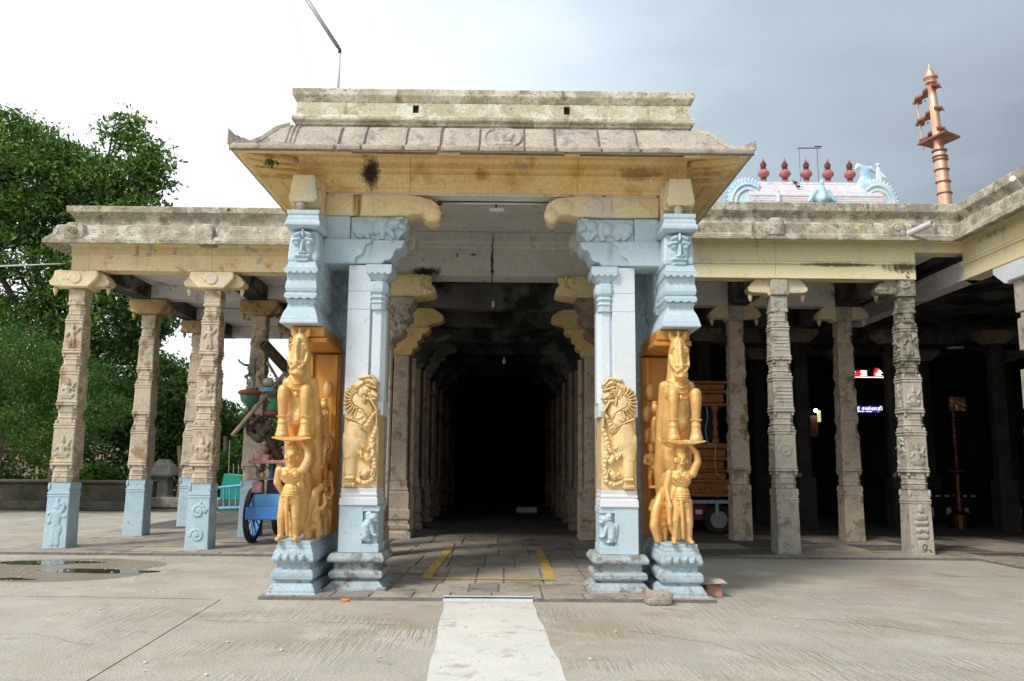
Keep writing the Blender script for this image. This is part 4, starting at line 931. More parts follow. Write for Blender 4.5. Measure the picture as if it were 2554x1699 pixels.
    cap = MB().sq(si2, 11.02, [(.10, .16, .5, 3.601), (.10, .16, .5, 3.68), (.115, .175, .5, 3.69), (.115, .175, .5, 3.705), (.10, .16, .5, 3.715), (.10, .16, .5, 3.745), (.12, .18, .5, 3.755), (.125, .185, .5, 3.77), (.10, .16, .5, 3.79), (.10, .16, .5, 3.81),
                               (.13, .19, .5, 3.835), (.135, .195, .5, 3.88), (.13, .19, .5, 3.95), (.115, .18, .5, 3.975), (.09, .15, .5, 3.98), (.115, .17, .4, 4.02), (.15, .21, .3, 4.08)])
    cap.build('colonette_capital', M['blue'], P, bevel=.004)
    moulded(si2 - s * .015, 10.80, 11.3, [(.165, 4.081), (.17, 4.10), (.17, 4.195)], 'colonette_abacus', M['blue'], P)
    scallop(si2 - s * .015, .165, 10.79, 10.81, 4.09, M['blue'], P, 4, .028)
    # arms: stepped brackets linking both pillars
    def mir(poly): return poly if s < 0 else [(-.4 - x, z) for x, z in poly]
    def arm(poly, y0, y1, nm, m):
        b = MB(); b.prism(mir(poly), 'y', y0, y1); return b.build(nm, m, P, bevel=.008)
    arm([(-2.42, 4.21), (-2.01, 4.21), (-2.0, 4.26), (-1.985, 4.30), (-1.94, 4.32), (-1.90, 4.36), (-1.885, 4.42), (-1.87, 4.47), (-1.80, 4.50), (-1.79, 4.54), (-2.42, 4.54)], 10.815, 11.30, 'lower_arm', M['blue'])
    arm([(-2.05, 4.215), (-1.66, 4.215), (-1.62, 4.26), (-1.55, 4.27), (-1.51, 4.32), (-1.50, 4.37), (-1.47, 4.42), (-1.40, 4.43), (-1.38, 4.49), (-1.36, 4.535), (-2.05, 4.535)], 10.85, 11.36, 'scroll_bracket', M['blue'])
    arm([(-2.42, 4.545), (-2.095, 4.545), (-2.095, 4.865), (-2.42, 4.865)], 10.87, 11.38, 'plain_block', M['blue'])
    arm([(-2.09, 4.545), (-1.46, 4.545), (-1.42, 4.62), (-1.36, 4.68), (-1.34, 4.865), (-2.09, 4.865)], 10.90, 11.36, 'beast_block', M['blue'])
    beast = [(.12, .14, .09, .34, .16, .09, .8), (.08, .17, .10, .14, .18, .1, .9), (.36, .18, .09, .46, .20, .10, 1.0, 80), (.54, .21, .075, .60, .22, .07, 1.3), (.66, .18, .04, .70, .16, .035, 1.2), (.60, .28, .03, .68, .29, .02, 1.3), (.06, .10, .05, .12, .03, .035, .8), (.18, .08, .05, .22, .02, .03, .8), (.42, .12, .05, .40, .03, .035, .9), (.50, .12, .045, .56, .04, .03, .9)]
    if s > 0: beast = [(.75 - t[0],) + t[1:3] + (.75 - t[3],) + t[4:] for t in beast]
    relief('crouching_beast', beast, .75, .32, M['blue'], P, (-2.07 if s < 0 else -.4 + 2.07 - .75, 10.897, 4.55), .07, .008, rough=.002)
    arm([(-1.62, 4.50), (-1.5, 4.52), (-1.29, 4.55), (-1.26, 4.72), (-1.34, 4.90), (-1.62, 4.90)], 11.37, 11.7, 'rear_bracket', M['stonegrey'])
    MB().box(c - .22, c + .22, 11.38, 11.66, .0, 5.1).build('rear_slab', M['stonegrey'], P, bevel=.01)

# ---------------- second pair: brown carved pillars
for s, side in ((-1, 'left'), (1, 'right')):
    P = thing('brown_pillar', 'brown carved pillar just inside the passage on the %s, with scrolled ochre bracket' % side, 'pillar', (U(s, 1.95), 14.8, 0), 'brown pillars inside the passage')
    x = U(s, 1.99)
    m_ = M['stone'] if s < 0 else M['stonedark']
    moulded(x, 14.45, 15.1, [(.17, .045), (.17, .2), (.14, .25), (.16, .3), (.16, .5), (.13, .55), (.15, .6), (.15, .95), (.12, 1.0), (.12, 1.1)], 'pedestal', m_, P)
    MB().box(x - .10, x + .10, 14.5, 15.05, 1.1, 3.65).build('shaft', m_, P, bevel=.012)
    MB().sq(U(s, 1.84), 14.62, [(.055, .055, .5, .05), (.055, .055, .5, 3.68)]).build('colonette', M['stone'], P)
    relief('shaft_carving', [(.07 + .03 * math.sin(k * 1.3), .06 + k * .16, .04, .07 + .03 * math.cos(k), .16 + k * .16, .03, 1) for k in range(15)], .2, 2.6, m_, P, (x - .10, 14.498, 1.1), .035, .014)
    def mir(poly): return poly if s < 0 else [(-.4 - q, z) for q, z in poly]
    br = [(-2.3, 3.66), (-1.99, 3.66), (-1.98, 3.75), (-1.90, 3.79), (-1.80, 3.86), (-1.78, 3.95), (-1.83, 4.0), (-1.76, 4.08), (-1.68, 4.12), (-1.68, 4.22), (-1.74, 4.28), (-1.66, 4.34), (-1.62, 4.42), (-1.62, 4.5), (-2.3, 4.5)]
    b = MB(); b.prism(mir(br), 'y', 14.45, 15.05); b.build('stepped_bracket', M['pinkstone'] if s < 0 else M['stonedark'], P, bevel=.02, seg=2)
    relief('bracket_carving', fig_random(.5, .7, 12) + fig_random(.5, .7, 14), .55, .8, M['pinkstone'] if s < 0 else M['stonedark'], P, (min(mir([(-2.25, 0)])[0][0], mir([(-1.70, 0)])[0][0]), 14.448, 3.68), .06, .014)
    co = [(-2.3, 4.505), (-1.64, 4.505), (-1.52, 4.53), (-1.3, 4.56), (-1.25, 4.60), (-1.27, 4.68), (-1.36, 4.78), (-1.5, 4.86), (-1.56, 4.915), (-2.3, 4.915)]
    b = MB(); b.prism(mir(co), 'y', 14.5, 15.1); b.build('corbel', M['yellow'], P, bevel=.03, seg=2)
    relief('corbel_carving', fig_random(.35, .36, 22) + fig_random(.35, .3, 24), .36, .36, M['yellow'], P, (min(mir([(-1.64, 0)])[0][0], mir([(-1.30, 0)])[0][0]), 14.498, 4.54), .05, .014)
# ------------------------------------------------------------------ wing pillars
def ring_block(b, hw0, hw1, z0, z1, ch=.0):
    """block with banded mouldings top and bottom"""
    h = lambda z: hw0 + (hw1 - hw0) * (z - z0) / (z1 - z0)
    p = [(h(z0) + .004, z0), (h(z0) + .010, z0 + .012), (h(z0) + .010, z0 + .03), (h(z0) - .004, z0 + .035), (h(z0) - .004, z0 + .05), (h(z0) + .006, z0 + .055), (h(z0) + .006, z0 + .08), (h(z0) - .006, z0 + .085),
         (h(z1) - .006, z1 - .085), (h(z1) + .006, z1 - .08), (h(z1) + .006, z1 - .055), (h(z1) - .004, z1 - .05), (h(z1) - .004, z1 - .035), (h(z1) + .010, z1 - .03), (h(z1) + .010, z1 - .012), (h(z1) + .004, z1)]
    b.sq(0, 0, [(w, w, .10, z) for w, z in p])
def make_wing_pillar(loc, style, label, detail=True):
    blue = style == 'blue'
    st = {'blue': 'stone', 'tan': 'stone', 'grey': 'stonegrey', 'lichen': 'stonelichen', 'dark': 'stonedark'}[style]
    T = thing('stone_pillar', label, 'pillar', loc, 'carved pillars of the side halls')
    ox, oy = loc[0], loc[1]
    def part(b, name, m, bev=.008, parent=None, lab=None):
        b.v = [(x + ox, y + oy, z) for x, y, z in b.v]
        b.jitter(.0045, 7.0)
        return b.build(name, M[m], parent or T, bevel=bev, label=lab)
    bm_ = 'bluecol' if blue else ('stonegrey' if style == 'lichen' else st)
    b = MB(); b.sq(0, 0, [(.212, .212, .06, .03), (.207, .207, .06, .30), (.203, .203, .06, .62), (.198, .198, .06, .96), (.208, .208, .06, .965), (.208, .208, .06, .985), (.196, .196, .06, .99), (.196, .196, .06, 1.005), (.208, .208, .06, 1.01), (.208, .208, .06, 1.035), (.194, .194, .06, 1.04), (.194, .194, .06, 1.075), (.186, .186, .2, 1.08), (.186, .186, .2, 1.21), (.20, .20, .2, 1.22)])
    for sx in (-1, 1):
        for sy in (-1, 1):
            b.ball((sx * .182, sy * .182, 1.14), (.03, .03, .075), 7, 6)
    bb = part(b, 'base_block', bm_, lab='base block painted sky blue' if blue else None)
    segs = [(1.22, 1.52, .190, .184), (1.52, 2.28, .208, .200), (2.28, 2.61, .184, .178), (2.61, 3.27, .194, .186), (3.27, 3.58, .172, .166), (3.58, 4.23, .181, .171), (4.23, 4.50, .160, .155)]
    mid = 'stonelichen' if style == 'lichen' else st
    for i, (z0, z1, w0, w1) in enumerate(segs):
        b = MB()
        mm = st if (style != 'lichen' or z0 > 3.2) else 'stonegrey'
        if z1 - z0 > .5:
            ring_block(b, w0, w1, z0 + .001, z1 - .001)
            for sx in (-1, 1):
                for sy in (-1, 1):
                    b.ball((sx * (w0 - .035), sy * (w0 - .035), z0 - .03), (.034, .034, .045), 8, 6); b.ball((sx * (w1 - .035), sy * (w1 - .035), z1 + .03), (.032, .032, .045), 8, 6)
            o = part(b, 'carved_block', mm)
            if detail:
                ww, hh = w0 * 2 * .82, (z1 - z0) - .2
                for k, (a, org) in enumerate(((0, (-ww / 2, -w0 + .004)), (R(90), (w0 - .004, -ww / 2)), (R(-90), (-w0 + .004, ww / 2)))):
                    sd_ = int(z0 * 10) + k
                    fs = fig_seated(ww, hh) if (k == 0 and i in (1, 3)) else (fig_standing(ww, hh) if k == 0 or i == 3 else fig_random(ww, hh, sd_))
                    if style in ('grey', 'tan', 'dark') and k == 0: fs = fig_scroll(ww, hh, 1) if i == 1 else [(.1 * ww, hh * q, .02, .9 * ww, hh * q, .02, .4) for q in (.2, .35, .5, .65, .8)]
                    dp = .030 if blue or style == 'lichen' else .012
                    relief('panel_carving', fs, ww, hh, M[mm], o, (ox + org[0], oy + org[1], z0 + .1), dp, .013, ang=a, rough=.0015, seed=sd_)
        else:
            zz = [z0 + (z1 - z0) * t for t in (0, .3, .31, .36, .37, .62, .63, .69, .70, 1)]
            ws = [w0, w0, w0 * 1.07, w0 * 1.07, w0 * .98, w1, w1 * 1.06, w1 * 1.06, w1, w1]
            b.sq(0, 0, [(w, w, .40, z) for w, z in zip(ws, zz)])
            part(b, 'octagonal_neck', mm, .005)
    b = MB(); b.sq(0, 0, [(.165, .165, .1, 4.50), (.165, .165, .1, 4.55), (.15, .15, .1, 4.555), (.155, .155, .05, 4.60), (.155, .155, .05, 4.805)])
    part(b, 'upper_shaft', st)
    # capital: crossed arms with curved ends and hanging buds
    cm = ('cream' if detail else 'ochredark') if style != 'lichen' else 'stonelichen'
    c = MB()
    pf = [(-.50, 4.87), (-.56, 4.90), (-.56, 4.945), (-.585, 4.96), (-.54, 4.99), (-.50, 5.06), (-.43, 5.12), (-.40, 5.145), (.40, 5.145), (.43, 5.12), (.50, 5.06), (.54, 4.99), (.585, 4.96), (.56, 4.945), (.56, 4.90), (.50, 4.87), (.22, 4.862), (.18, 4.81), (-.18, 4.81), (-.22, 4.862)]
    if style == 'lichen': pf = [(x if x < 0 else min(x, .2), z) for x, z in pf]
    if not detail: pf = [(x * .8, z) for x, z in pf]
    c.prism(pf, 'y', -.12, .17)
    cap = part(c, 'capital', cm, .012)
    b = MB()
    if blue: b.prism([(-.40, 5.14), (-.42, 5.02), (-.34, 4.92), (-.24, 4.82), (.24, 4.82), (.34, 4.92), (.42, 5.02), (.40, 5.14)], 'y', -.27, -.122)
    else: b.box(-.165, .165, -.20, -.121, 4.812, 5.14)
    fb_ = part(b, 'front_bracket', ('cream' if detail else 'ochredark') if blue else ('stonegrey' if style != 'lichen' else 'stonelichen'), .02, cap)
    b = MB(); b.prism([(.171, 4.815), (.171, 5.14), (.38, 5.14), (.42, 5.1), (.5, 4.95), (.45, 4.86), (.2, 4.815)], 'x', -.14, .14)
    part(b, 'cross_bracket', cm, .012, cap)
    if detail and blue: relief('bracket_carving', fig_scroll(.5, .26, 1), .5, .26, M['cream'], cap, (ox - .25, oy - .269, 4.86), .03, .012)
    buds = ((-.50, .02), (.50, .02)) if style != 'lichen' else ((-.50, .02),)
    if not detail: buds = ((-.40, .02), (.40, .02))
    for x, y in buds:
        b = MB(); b.lathe(x, y, [(.02, 4.87), (.042, 4.85), (.045, 4.81), (.035, 4.77), (.018, 4.735), (.005, 4.71)], 10)
        o = part(b, 'hanging_bud', cm, 0, cap); o.data.shade_smooth()
    return T
PL = {}
lab = {
 'l1': 'front pillar with blue base at the outer left corner, behind the puddle',
 'l2': 'front pillar with blue scroll-carved base, third from the left edge of the photo',
 'l3': 'blue based front pillar hidden close behind the left horse pillar',
 'l4': 'blue based pillar in the second row, between the two front pillars on the left',
 'l5': 'blue based pillar in the second row, right behind the blue cart wheel',
 'l6': 'third row pillar seen behind the scroll-carved front pillar on the left',
 'l7': 'third row blue based pillar behind the cart ornaments',
 'r1': 'bare grey front pillar of the right hall, with two cream bracket arms',
 'r2': 'brownish second row pillar just right of the orange wooden carriage',
 'r3': 'brownish second row pillar left of the blue glowing sign',
 'r4': 'lichen-stained front pillar of the right hall with carved symbols on its foot',
 'r5': 'grey front pillar hidden behind the right horse pillar'}
A = make_wing_pillar((-8.08, 15.72, 0), 'blue', lab['l1'])
rel = relief('base_carving', fig_standing(.34, .85) + fig_random(.34, .85, 3), .34, .86, M['bluecol'], A.children[0], (-8.08 - .17, 15.515, .08), .03, .012)
B_ = make_wing_pillar((-5.54, 15.72, 0), 'blue', lab['l2'])
relief('base_carving', fig_scroll(.34, .85, 2) , .34, .86, M['bluecol'], B_.children[0], (-5.54 - .17, 15.515, .08), .028, .01)
relief('base_carving', fig_scroll(.34, .85, 2), .34, .86, M['bluecol'], B_.children[0], (-5.54 + .207, 15.72 - .17, .08), .02, .012, ang=R(90))
P0 = make_wing_pillar((-7.88, 18.45, 0), 'blue', lab['l4'], False)
for key, p in (('l3', (-3.0, 15.72, 0)), ('l5', (-5.45, 18.45, 0)), ('l6', (-7.8, 21.2, 0)), ('l7', (-5.35, 21.2, 0))):
    q = copy_tree(P0, None, p); q['label'] = lab[key]
G0 = make_wing_pillar((5.15, 15.72, 0), 'grey', lab['r1'])
q = copy_tree(G0, None, (2.75, 15.9, 0)); q['label'] = lab['r5']
T0 = make_wing_pillar((5.08, 18.45, 0), 'tan', lab['r2'])
q = copy_tree(T0, None, (7.48, 18.45, 0)); q['label'] = lab['r3']
L0 = make_wing_pillar((7.57, 15.72, 0), 'lichen', lab['r4'])
relief('base_carving', [(.17, .12, .09, .17, .18, .09, .6), (.10, .32, .05, .24, .32, .05, .8), (.10, .42, .05, .14, .44, .04, 1), (.24, .42, .05, .20, .44, .04, 1), (.08, .55, .04, .26, .56, .04, .8), (.12, .66, .06, .22, .66, .06, .9), (.17, .78, .05, .17, .84, .04, .8)], .34, .9, M['stonegrey'], L0.children[0], (7.40, 15.515, .06), .04, .012)
MB().box(7.40, 7.735, 15.52, 15.9, 4.812, 5.64).jitter(.006, 6).build('upper_slab', M['stonelichen'], L0, bevel=.01)
relief('slab_carving', fig_random(.3, .7, 33), .3, .7, M['stonelichen'], L0, (7.42, 15.518, 4.85), .035, .013)
# iron ring on its foot
b = MB()
b.tube([(7.585 + .035 * math.cos(a), 15.49, .19 + .05 * math.sin(a)) for a in [2 * math.pi * k / 14 for k in range(15)]], .008, 6)
b.build('iron_ring', M['iron'], L0, smooth=True)
# return wing pillar with white bracket, at the right edge of the photo
def return_pillar(y, label):
    T = thing('stone_pillar', label, 'pillar', (8.95, y, 0), 'carved pillars of the side halls')
    for (z0, z1, w) in ((.03, 1.2, .21), (1.2, 1.5, .17), (1.5, 2.28, .205), (2.28, 2.6, .165), (2.6, 3.27, .19), (3.27, 3.6, .16), (3.6, 4.15, .18), (4.15, 4.25, .165), (4.25, 4.81, .19)):
        b = MB(); b.sq(8.93, y, [(w, w, .1 if z1 - z0 > .4 else .5, z0), (w, w, .1 if z1 - z0 > .4 else .5, z1)]); b.jitter(.004, 6)
        b.build('carved_block' if z1 - z0 > .4 else 'octagonal_neck', M['stonegrey'], T, bevel=.012)
    b = MB(); b.prism([(y - .62, 5.13), (y - .62, 5.0), (y - .5, 4.9), (y - .3, 4.82), (y - .2, 4.812), (y + .2, 4.812), (y + .22, 4.78), (y + .3, 4.79), (y + .5, 4.93), (y + .62, 5.02), (y + .62, 5.13)], 'x', 8.66, 9.15)
    b.build('capital', M['white'], T, bevel=.015)
    return T
return_pillar(13.97, 'pillar with white painted bracket, cut off by the right edge of the photo')

# ------------------------------------------------------------------ wing roofs
def sweepX(prof, x0, x1, yf, m0=0, m1=0):
    """m: mitre sign, x shifts by m*o at that end"""
    return MB().rings([[(x + mt * o, yf - o, z) for o, z in prof] for x, mt in ((x0, m0), (x1, m1))])
def sweepY(prof, y0, y1, xf, sgn, m0=0, m1=0):
    """face at x = xf, outward direction sgn"""
    return MB().rings([[(xf + sgn * o, y + mt * o, z) for o, z in prof] for y, mt in ((y0, m0), (y1, m1))])
def back(p, o=-.35): return p + [(o, p[-1][1]), (o, p[0][1])]
LB = back([(0, 5.152), (0, 5.42), (.028, 5.43), (.028, 5.46), (.012, 5.465), (.012, 5.475), (.02, 5.60), (.06, 5.64), (.08, 5.68)])
LC = back([(.10, 5.685), (.36, 5.575), (.385, 5.58), (.385, 5.655), (.36, 5.66), (.35, 5.70), (.30, 5.74), (.265, 5.80), (.25, 5.88), (.22, 5.96), (.16, 5.99), (.03, 6.0)])
LP = back([(.0, 6.001), (.0, 6.14), (.03, 6.18), (.09, 6.24), (.12, 6.25), (.125, 6.36), (.10, 6.375)], -.25)
wl = thing('left_wing_roof', 'weathered flat roof and yellow beam of the open pillared hall on the left', 'roof', (-5.6, 18, 5.5))
for x0, x1, m0 in ((-8.2, -7.872, -1), (-7.868, -5.562, 0), (-5.558, -2.9, 0)):
    sweepX(LB, x0, x1, 15.5, m0, 0).build('beam_block', M['cream'] if x0 < -7.9 else M['yellow'], wl, bevel=.005)
def mid_long(pr, name, m, parts, yf, parent, mL, mR=0):
    for i, (a, c) in enumerate(parts):
        sweepX(pr, a, c, yf, mL if i == 0 else 0, mR if i == len(parts) - 1 else 0).build(name, m, parent, bevel=.006)
mid_long(LC, 'cornice_block', M['weather'], ((-8.2, -5.45), (-5.445, -2.9)), 15.5, wl, -1)
mid_long(LP, 'parapet', M['weather'], ((-8.2, -2.9),), 15.5, wl, -1)
for pr, nm, m_ in ((LB, 'beam_block', M['ceildark']), (LC, 'cornice_block', M['weather']), (LP, 'parapet', M['weather'])):
    sweepY(pr, 15.5, 24.2, -8.2, -1, -1, 0).build(nm, m_, wl, bevel=.006)
def nasi(x, w, z0, z1, y, m_, parent, yd=.10):
    b = MB(); pts = [(x - w, z0), (x + w, z0), (x + w * 1.08, z0 + .1), (x + w * 1.0, z1 - .05), (x + w * .6, z1), (x - w * .6, z1), (x - w * 1.0, z1 - .05), (x - w * 1.08, z0 + .1)]
    b.prism(pts, 'y', y, y + .5); o = b.build('cornice_ornament', m_, parent, bevel=.02, seg=2)
    return o
nasi(-8.02, .17, 5.66, 5.98, 15.13, M['weather'], wl); relief('rosette', fig_scroll(.22, .26, 1), .22, .26, M['weather'], wl, (-8.13, 15.13, 5.69), .03, .012)
nasi(-5.62, .16, 5.60, 5.97, 15.12, M['weather'], wl)
b = MB(); b.box(-8.1, -2.9, 15.86, 24.1, 5.99, 6.08); b.build('roof_slab', M['weather'], wl)
def ceiling(x0, x1, y0, y1, z, m, parent, w=.62):
    y = y0; k = 0
    while y < y1 - .05:
        ye = min(y + w, y1); b = MB(); b.box(x0, x1, y + .004, ye - .004, z + .004 * (k % 3), z + .12); b.build('ceiling_slab', m, parent); y = ye; k += 1
ceiling(-7.85, -5.72, 15.86, 21.0, 5.46, M['ceil'], wl); ceiling(-5.28, -2.9, 15.86, 21.0, 5.46, M['ceil'], wl)
ceiling(-7.85, -2.9, 21.3, 24.1, 5.46, M['ceil'], wl, 1.4)
b = MB(); b.box(-8.1, -2.9, 15.86, 24.1, 5.60, 5.98); b.build('roof_fill', M['ceildark'], wl)
for x in (-5.5, -3.0): b = MB(); b.box(x - .21, x + .21, 15.86, 24.1, 5.155, 5.459); b.build('long_beam', M['ceildark'] if x < -5 else M['ceil'], wl, bevel=.01)
b = MB(); b.box(-8.17, -7.86, 15.86, 24.1, 5.16, 5.455); b.build('long_beam', M['ceildark'], wl, bevel=.01)
for y in (18.45, 21.2, 24.0):
    for x0, x1 in ((-7.855, -5.715), (-5.285, -3.215)): b = MB(); b.box(x0, x1, y - .2, y + .2, 5.16, 5.458); b.build('cross_beam', M['ceil'], wl, bevel=.01)
# wall closing the hall towards the central passage
wa = thing('passage_wall', 'dark inner wall behind the left hall, beside the passage', 'wall', (-3.9, 30, 0))
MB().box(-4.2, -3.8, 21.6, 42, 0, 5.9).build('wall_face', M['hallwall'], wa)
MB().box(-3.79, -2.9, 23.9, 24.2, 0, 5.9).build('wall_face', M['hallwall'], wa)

RB = back([(0, 5.132), (0, 5.40), (.028, 5.41), (.028, 5.43), (.014, 5.435), (.014, 5.455), (.028, 5.46), (.028, 5.49), (.0, 5.50), (.0, 5.86), (.03, 5.875)])
RBh = back([(0, 5.66), (.0, 5.86), (.03, 5.875)])
RC = back([(.05, 5.876), (.32, 5.79), (.34, 5.80), (.34, 5.855), (.31, 5.86), (.31, 5.90), (.28, 5.905), (.255, 5.94), (.25, 6.05), (.24, 6.13), (.16, 6.18), (.03, 6.19)])
RP = back([(.0, 6.191), (.0, 6.31), (.03, 6.35), (.085, 6.41), (.10, 6.43), (.105, 6.58), (.09, 6.595)], -.25)
wr = thing('right_wing_roof', 'weathered parapet and pale yellow beam of the dark pillared hall on the right', 'roof', (5.6, 18, 5.5))
for x0, x1 in ((2.3, 5.078), (5.082, 7.742)): sweepX(RB, x0, x1, 15.5).build('beam_block', M['paleyellow'], wr, bevel=.005)
sweepX(RBh, 7.745, 8.65, 15.5, 0, -1).build('beam_block', M['paleyellow'], wr, bevel=.005)
mid_long(RC, 'cornice_block', M['weather'], ((2.3, 5.3), (5.304, 8.65)), 15.5, wr, 0, -1)
mid_long(RP, 'parapet', M['weather'], ((2.3, 8.65),), 15.5, wr, 0, -1)
nasi(5.02, .15, 5.88, 6.22, 15.17, M['weather'], wr); nasi(7.28, .15, 5.88, 6.22, 15.18, M['weather'], wr)
relief('rosette', fig_scroll(.22, .26, 1), .22, .26, M['weather'], wr, (7.17, 15.18, 5.92), .03, .012)
ww = thing('return_wing_roof', 'parapet and beam of the right hall running out of the right edge of the photo', 'roof', (9, 10, 5.5))
for y0, y1, m1 in ((3, 14.2, 0), (14.204, 15.5, -1)): sweepY(RB, y0, y1, 8.65, -1, 0, m1).build('beam_block', M['paleyellow'], ww, bevel=.005)
sweepY(RC, 3, 15.5, 8.65, -1, 0, -1).build('cornice_block', M['weather'], ww, bevel=.006)
sweepY(RP, 3, 15.5, 8.65, -1, 0, -1).build('parapet', M['weather'], ww, bevel=.006)
sweepY(RB[:9] + [(-.35, 5.49), (-.35, 5.132)], 15.51, 21, 8.65, -1).build('inner_beam', M['ceil'], ww)
b = MB(); b.box(2.3, 30, 15.86, 28.3, 5.90, 6.1).box(8.98, 30, 3, 15.86, 5.9, 6.1); b.build('roof_slab', M['weather'], wr)
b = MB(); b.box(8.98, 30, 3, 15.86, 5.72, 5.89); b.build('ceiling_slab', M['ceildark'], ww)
ceiling(2.3, 8.31, 15.86, 18.25, 5.67, M['ceil'], wr); ceiling(2.3, 8.31, 18.65, 21.2, 5.67, M['ceildark'], wr)  # bays past the second row get the dark copy for their shade
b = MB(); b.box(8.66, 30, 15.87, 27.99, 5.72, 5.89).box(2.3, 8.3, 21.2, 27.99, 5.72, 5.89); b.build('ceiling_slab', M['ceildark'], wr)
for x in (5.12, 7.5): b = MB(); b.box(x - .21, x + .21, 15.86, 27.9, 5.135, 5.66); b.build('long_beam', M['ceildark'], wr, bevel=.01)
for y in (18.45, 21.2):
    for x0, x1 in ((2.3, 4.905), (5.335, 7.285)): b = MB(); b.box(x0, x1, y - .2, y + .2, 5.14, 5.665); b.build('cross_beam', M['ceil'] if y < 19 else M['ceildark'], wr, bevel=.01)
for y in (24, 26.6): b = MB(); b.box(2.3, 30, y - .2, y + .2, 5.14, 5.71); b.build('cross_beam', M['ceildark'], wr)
# hall enclosure
w2 = thing('hall_back_wall', 'far wall of the right hall with its gloom in the colour', 'wall', (15, 28, 0))
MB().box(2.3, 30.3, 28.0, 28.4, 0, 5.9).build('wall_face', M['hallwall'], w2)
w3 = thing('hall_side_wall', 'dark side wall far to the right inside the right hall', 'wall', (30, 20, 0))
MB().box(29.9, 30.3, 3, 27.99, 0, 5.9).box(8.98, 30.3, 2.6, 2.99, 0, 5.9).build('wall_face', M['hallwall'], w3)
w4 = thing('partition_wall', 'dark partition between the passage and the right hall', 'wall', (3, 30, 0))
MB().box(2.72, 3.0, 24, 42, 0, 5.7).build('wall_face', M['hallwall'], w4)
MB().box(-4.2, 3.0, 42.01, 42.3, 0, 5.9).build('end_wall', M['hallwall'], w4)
# plain hall pillars
def plain_pillar(loc, label):
    T = thing('hall_pillar', label, 'pillar', loc, 'plain dark pillars deep in the halls')
    x, y = loc[:2]
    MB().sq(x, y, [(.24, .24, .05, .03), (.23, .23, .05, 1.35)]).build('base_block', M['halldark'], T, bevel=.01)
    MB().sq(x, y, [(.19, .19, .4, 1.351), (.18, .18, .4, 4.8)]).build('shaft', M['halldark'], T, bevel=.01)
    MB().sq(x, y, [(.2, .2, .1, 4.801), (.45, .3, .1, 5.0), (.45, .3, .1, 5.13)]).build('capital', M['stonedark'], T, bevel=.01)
    return T
HP = plain_pillar((10.0, 21.6, 0), 'dark hall pillar seen just left of the lichen-stained pillar foot')
spots = [((12.65, 21.5, 0), 'dark hall pillar right of the brass lamp'), ((7.6, 21.6, 0), 'dark hall pillar behind the bare grey front pillar'), ((5.1, 21.6, 0), 'dark hall pillar behind the orange carriage')]
for x in (5.1, 7.6, 10.1, 12.6, 15.1, 17.6):
    for y in (25.2,):
        spots.append(((x, y, 0), 'plain dark pillar lost in the shade deep inside the right hall'))
for p, l_ in spots: q = copy_tree(HP, None, p); q['label'] = l_
# passage pillars
def passage_pillar(loc, s, label, m_):
    T = thing('passage_pillar', label, 'pillar', loc, 'pillars lining the passage')
    x, y = loc[:2]
    moulded(x, y - .30, y + .30, [(.30, .04), (.30, .16), (.25, .2), (.28, .25), (.28, .32), (.235, .35), (.235, .42), (.27, .45), (.27, .62), (.235, .66), (.24, 1.0), (.20, 1.02), (.22, 1.06), (.19, 1.12), (.19, 1.25)], 'pedestal', m_, T)
    MB().sq(x, y, [(.18, .2, .15, 1.251), (.165, .2, .15, 3.95)]).build('shaft', m_, T, bevel=.012)
    MB().sq(x - s * .25, y, [(.07, .07, .5, .05), (.07, .07, .5, .9), (.05, .05, .5, 1.0), (.05, .05, .5, 3.9)]).build('colonette', m_, T, bevel=.006)
    b = MB(); prof = [(-.25, 3.951), (.20, 3.951), (.24, 4.03), (.24, 4.08), (.33, 4.10), (.36, 4.18), (.33, 4.25), (.42, 4.30), (.44, 4.42), (.55, 4.44), (.60, 4.52), (.60, 4.56), (-.25, 4.56)]
    b.prism([(x - s * q, z) for q, z in prof], 'y', y - .25, y + .25); b.build('stepped_bracket', M['soffit'] if y < 19 else M['ceildark'], T, bevel=.012)  # farther brackets switch to the dark tone for passage shade
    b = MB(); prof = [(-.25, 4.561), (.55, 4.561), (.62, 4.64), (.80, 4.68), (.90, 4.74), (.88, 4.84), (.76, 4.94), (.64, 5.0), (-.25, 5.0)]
    b.prism([(x - s * q, z) for q, z in prof], 'y', y - .2, y + .2); b.build('corbel', M['soffit'] if y < 19 else M['ceildark'], T, bevel=.012)  # same painted shade on the farther corbels
    return T
desc = {0: 'nearest', 1: 'second', 2: 'third', 3: 'fourth', 4: 'fifth', 5: 'sixth'}
for s, sd_ in ((-1, 'left'), (1, 'right')):
    for k, y in enumerate((18.4, 21.0, 23.6, 26.2, 29.2, 33)):
        passage_pillar((-.2 + s * 2.08, y, 0), s, '%s pillar from the entrance along the %s side of the dark passage' % (desc[k], sd_), M['stone'] if k == 0 else M['stonedark'])  # pillars after the nearest take the stone with shade in its colour
ps = thing('passage_ceiling', 'beamed ceiling of the central passage, coloured dark for its shade', 'ceiling', (-.2, 28, 5.4))
MB().box(-3.6, 2.9, 15.2, 24.2, 5.99, 6.1).box(-4.3, 3.0, 24.21, 42.4, 5.905, 6.05).build('roof_slab', M['weather'], ps)
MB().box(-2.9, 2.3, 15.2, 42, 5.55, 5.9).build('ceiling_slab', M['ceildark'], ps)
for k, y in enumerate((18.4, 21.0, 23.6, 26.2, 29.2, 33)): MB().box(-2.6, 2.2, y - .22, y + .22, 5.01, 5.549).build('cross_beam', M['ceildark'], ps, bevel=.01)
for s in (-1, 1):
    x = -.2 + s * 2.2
    MB().box(x - .2, x + .2, 15.2, 42, 5.005, 5.548).build('long_beam', M['ceildark'], ps)
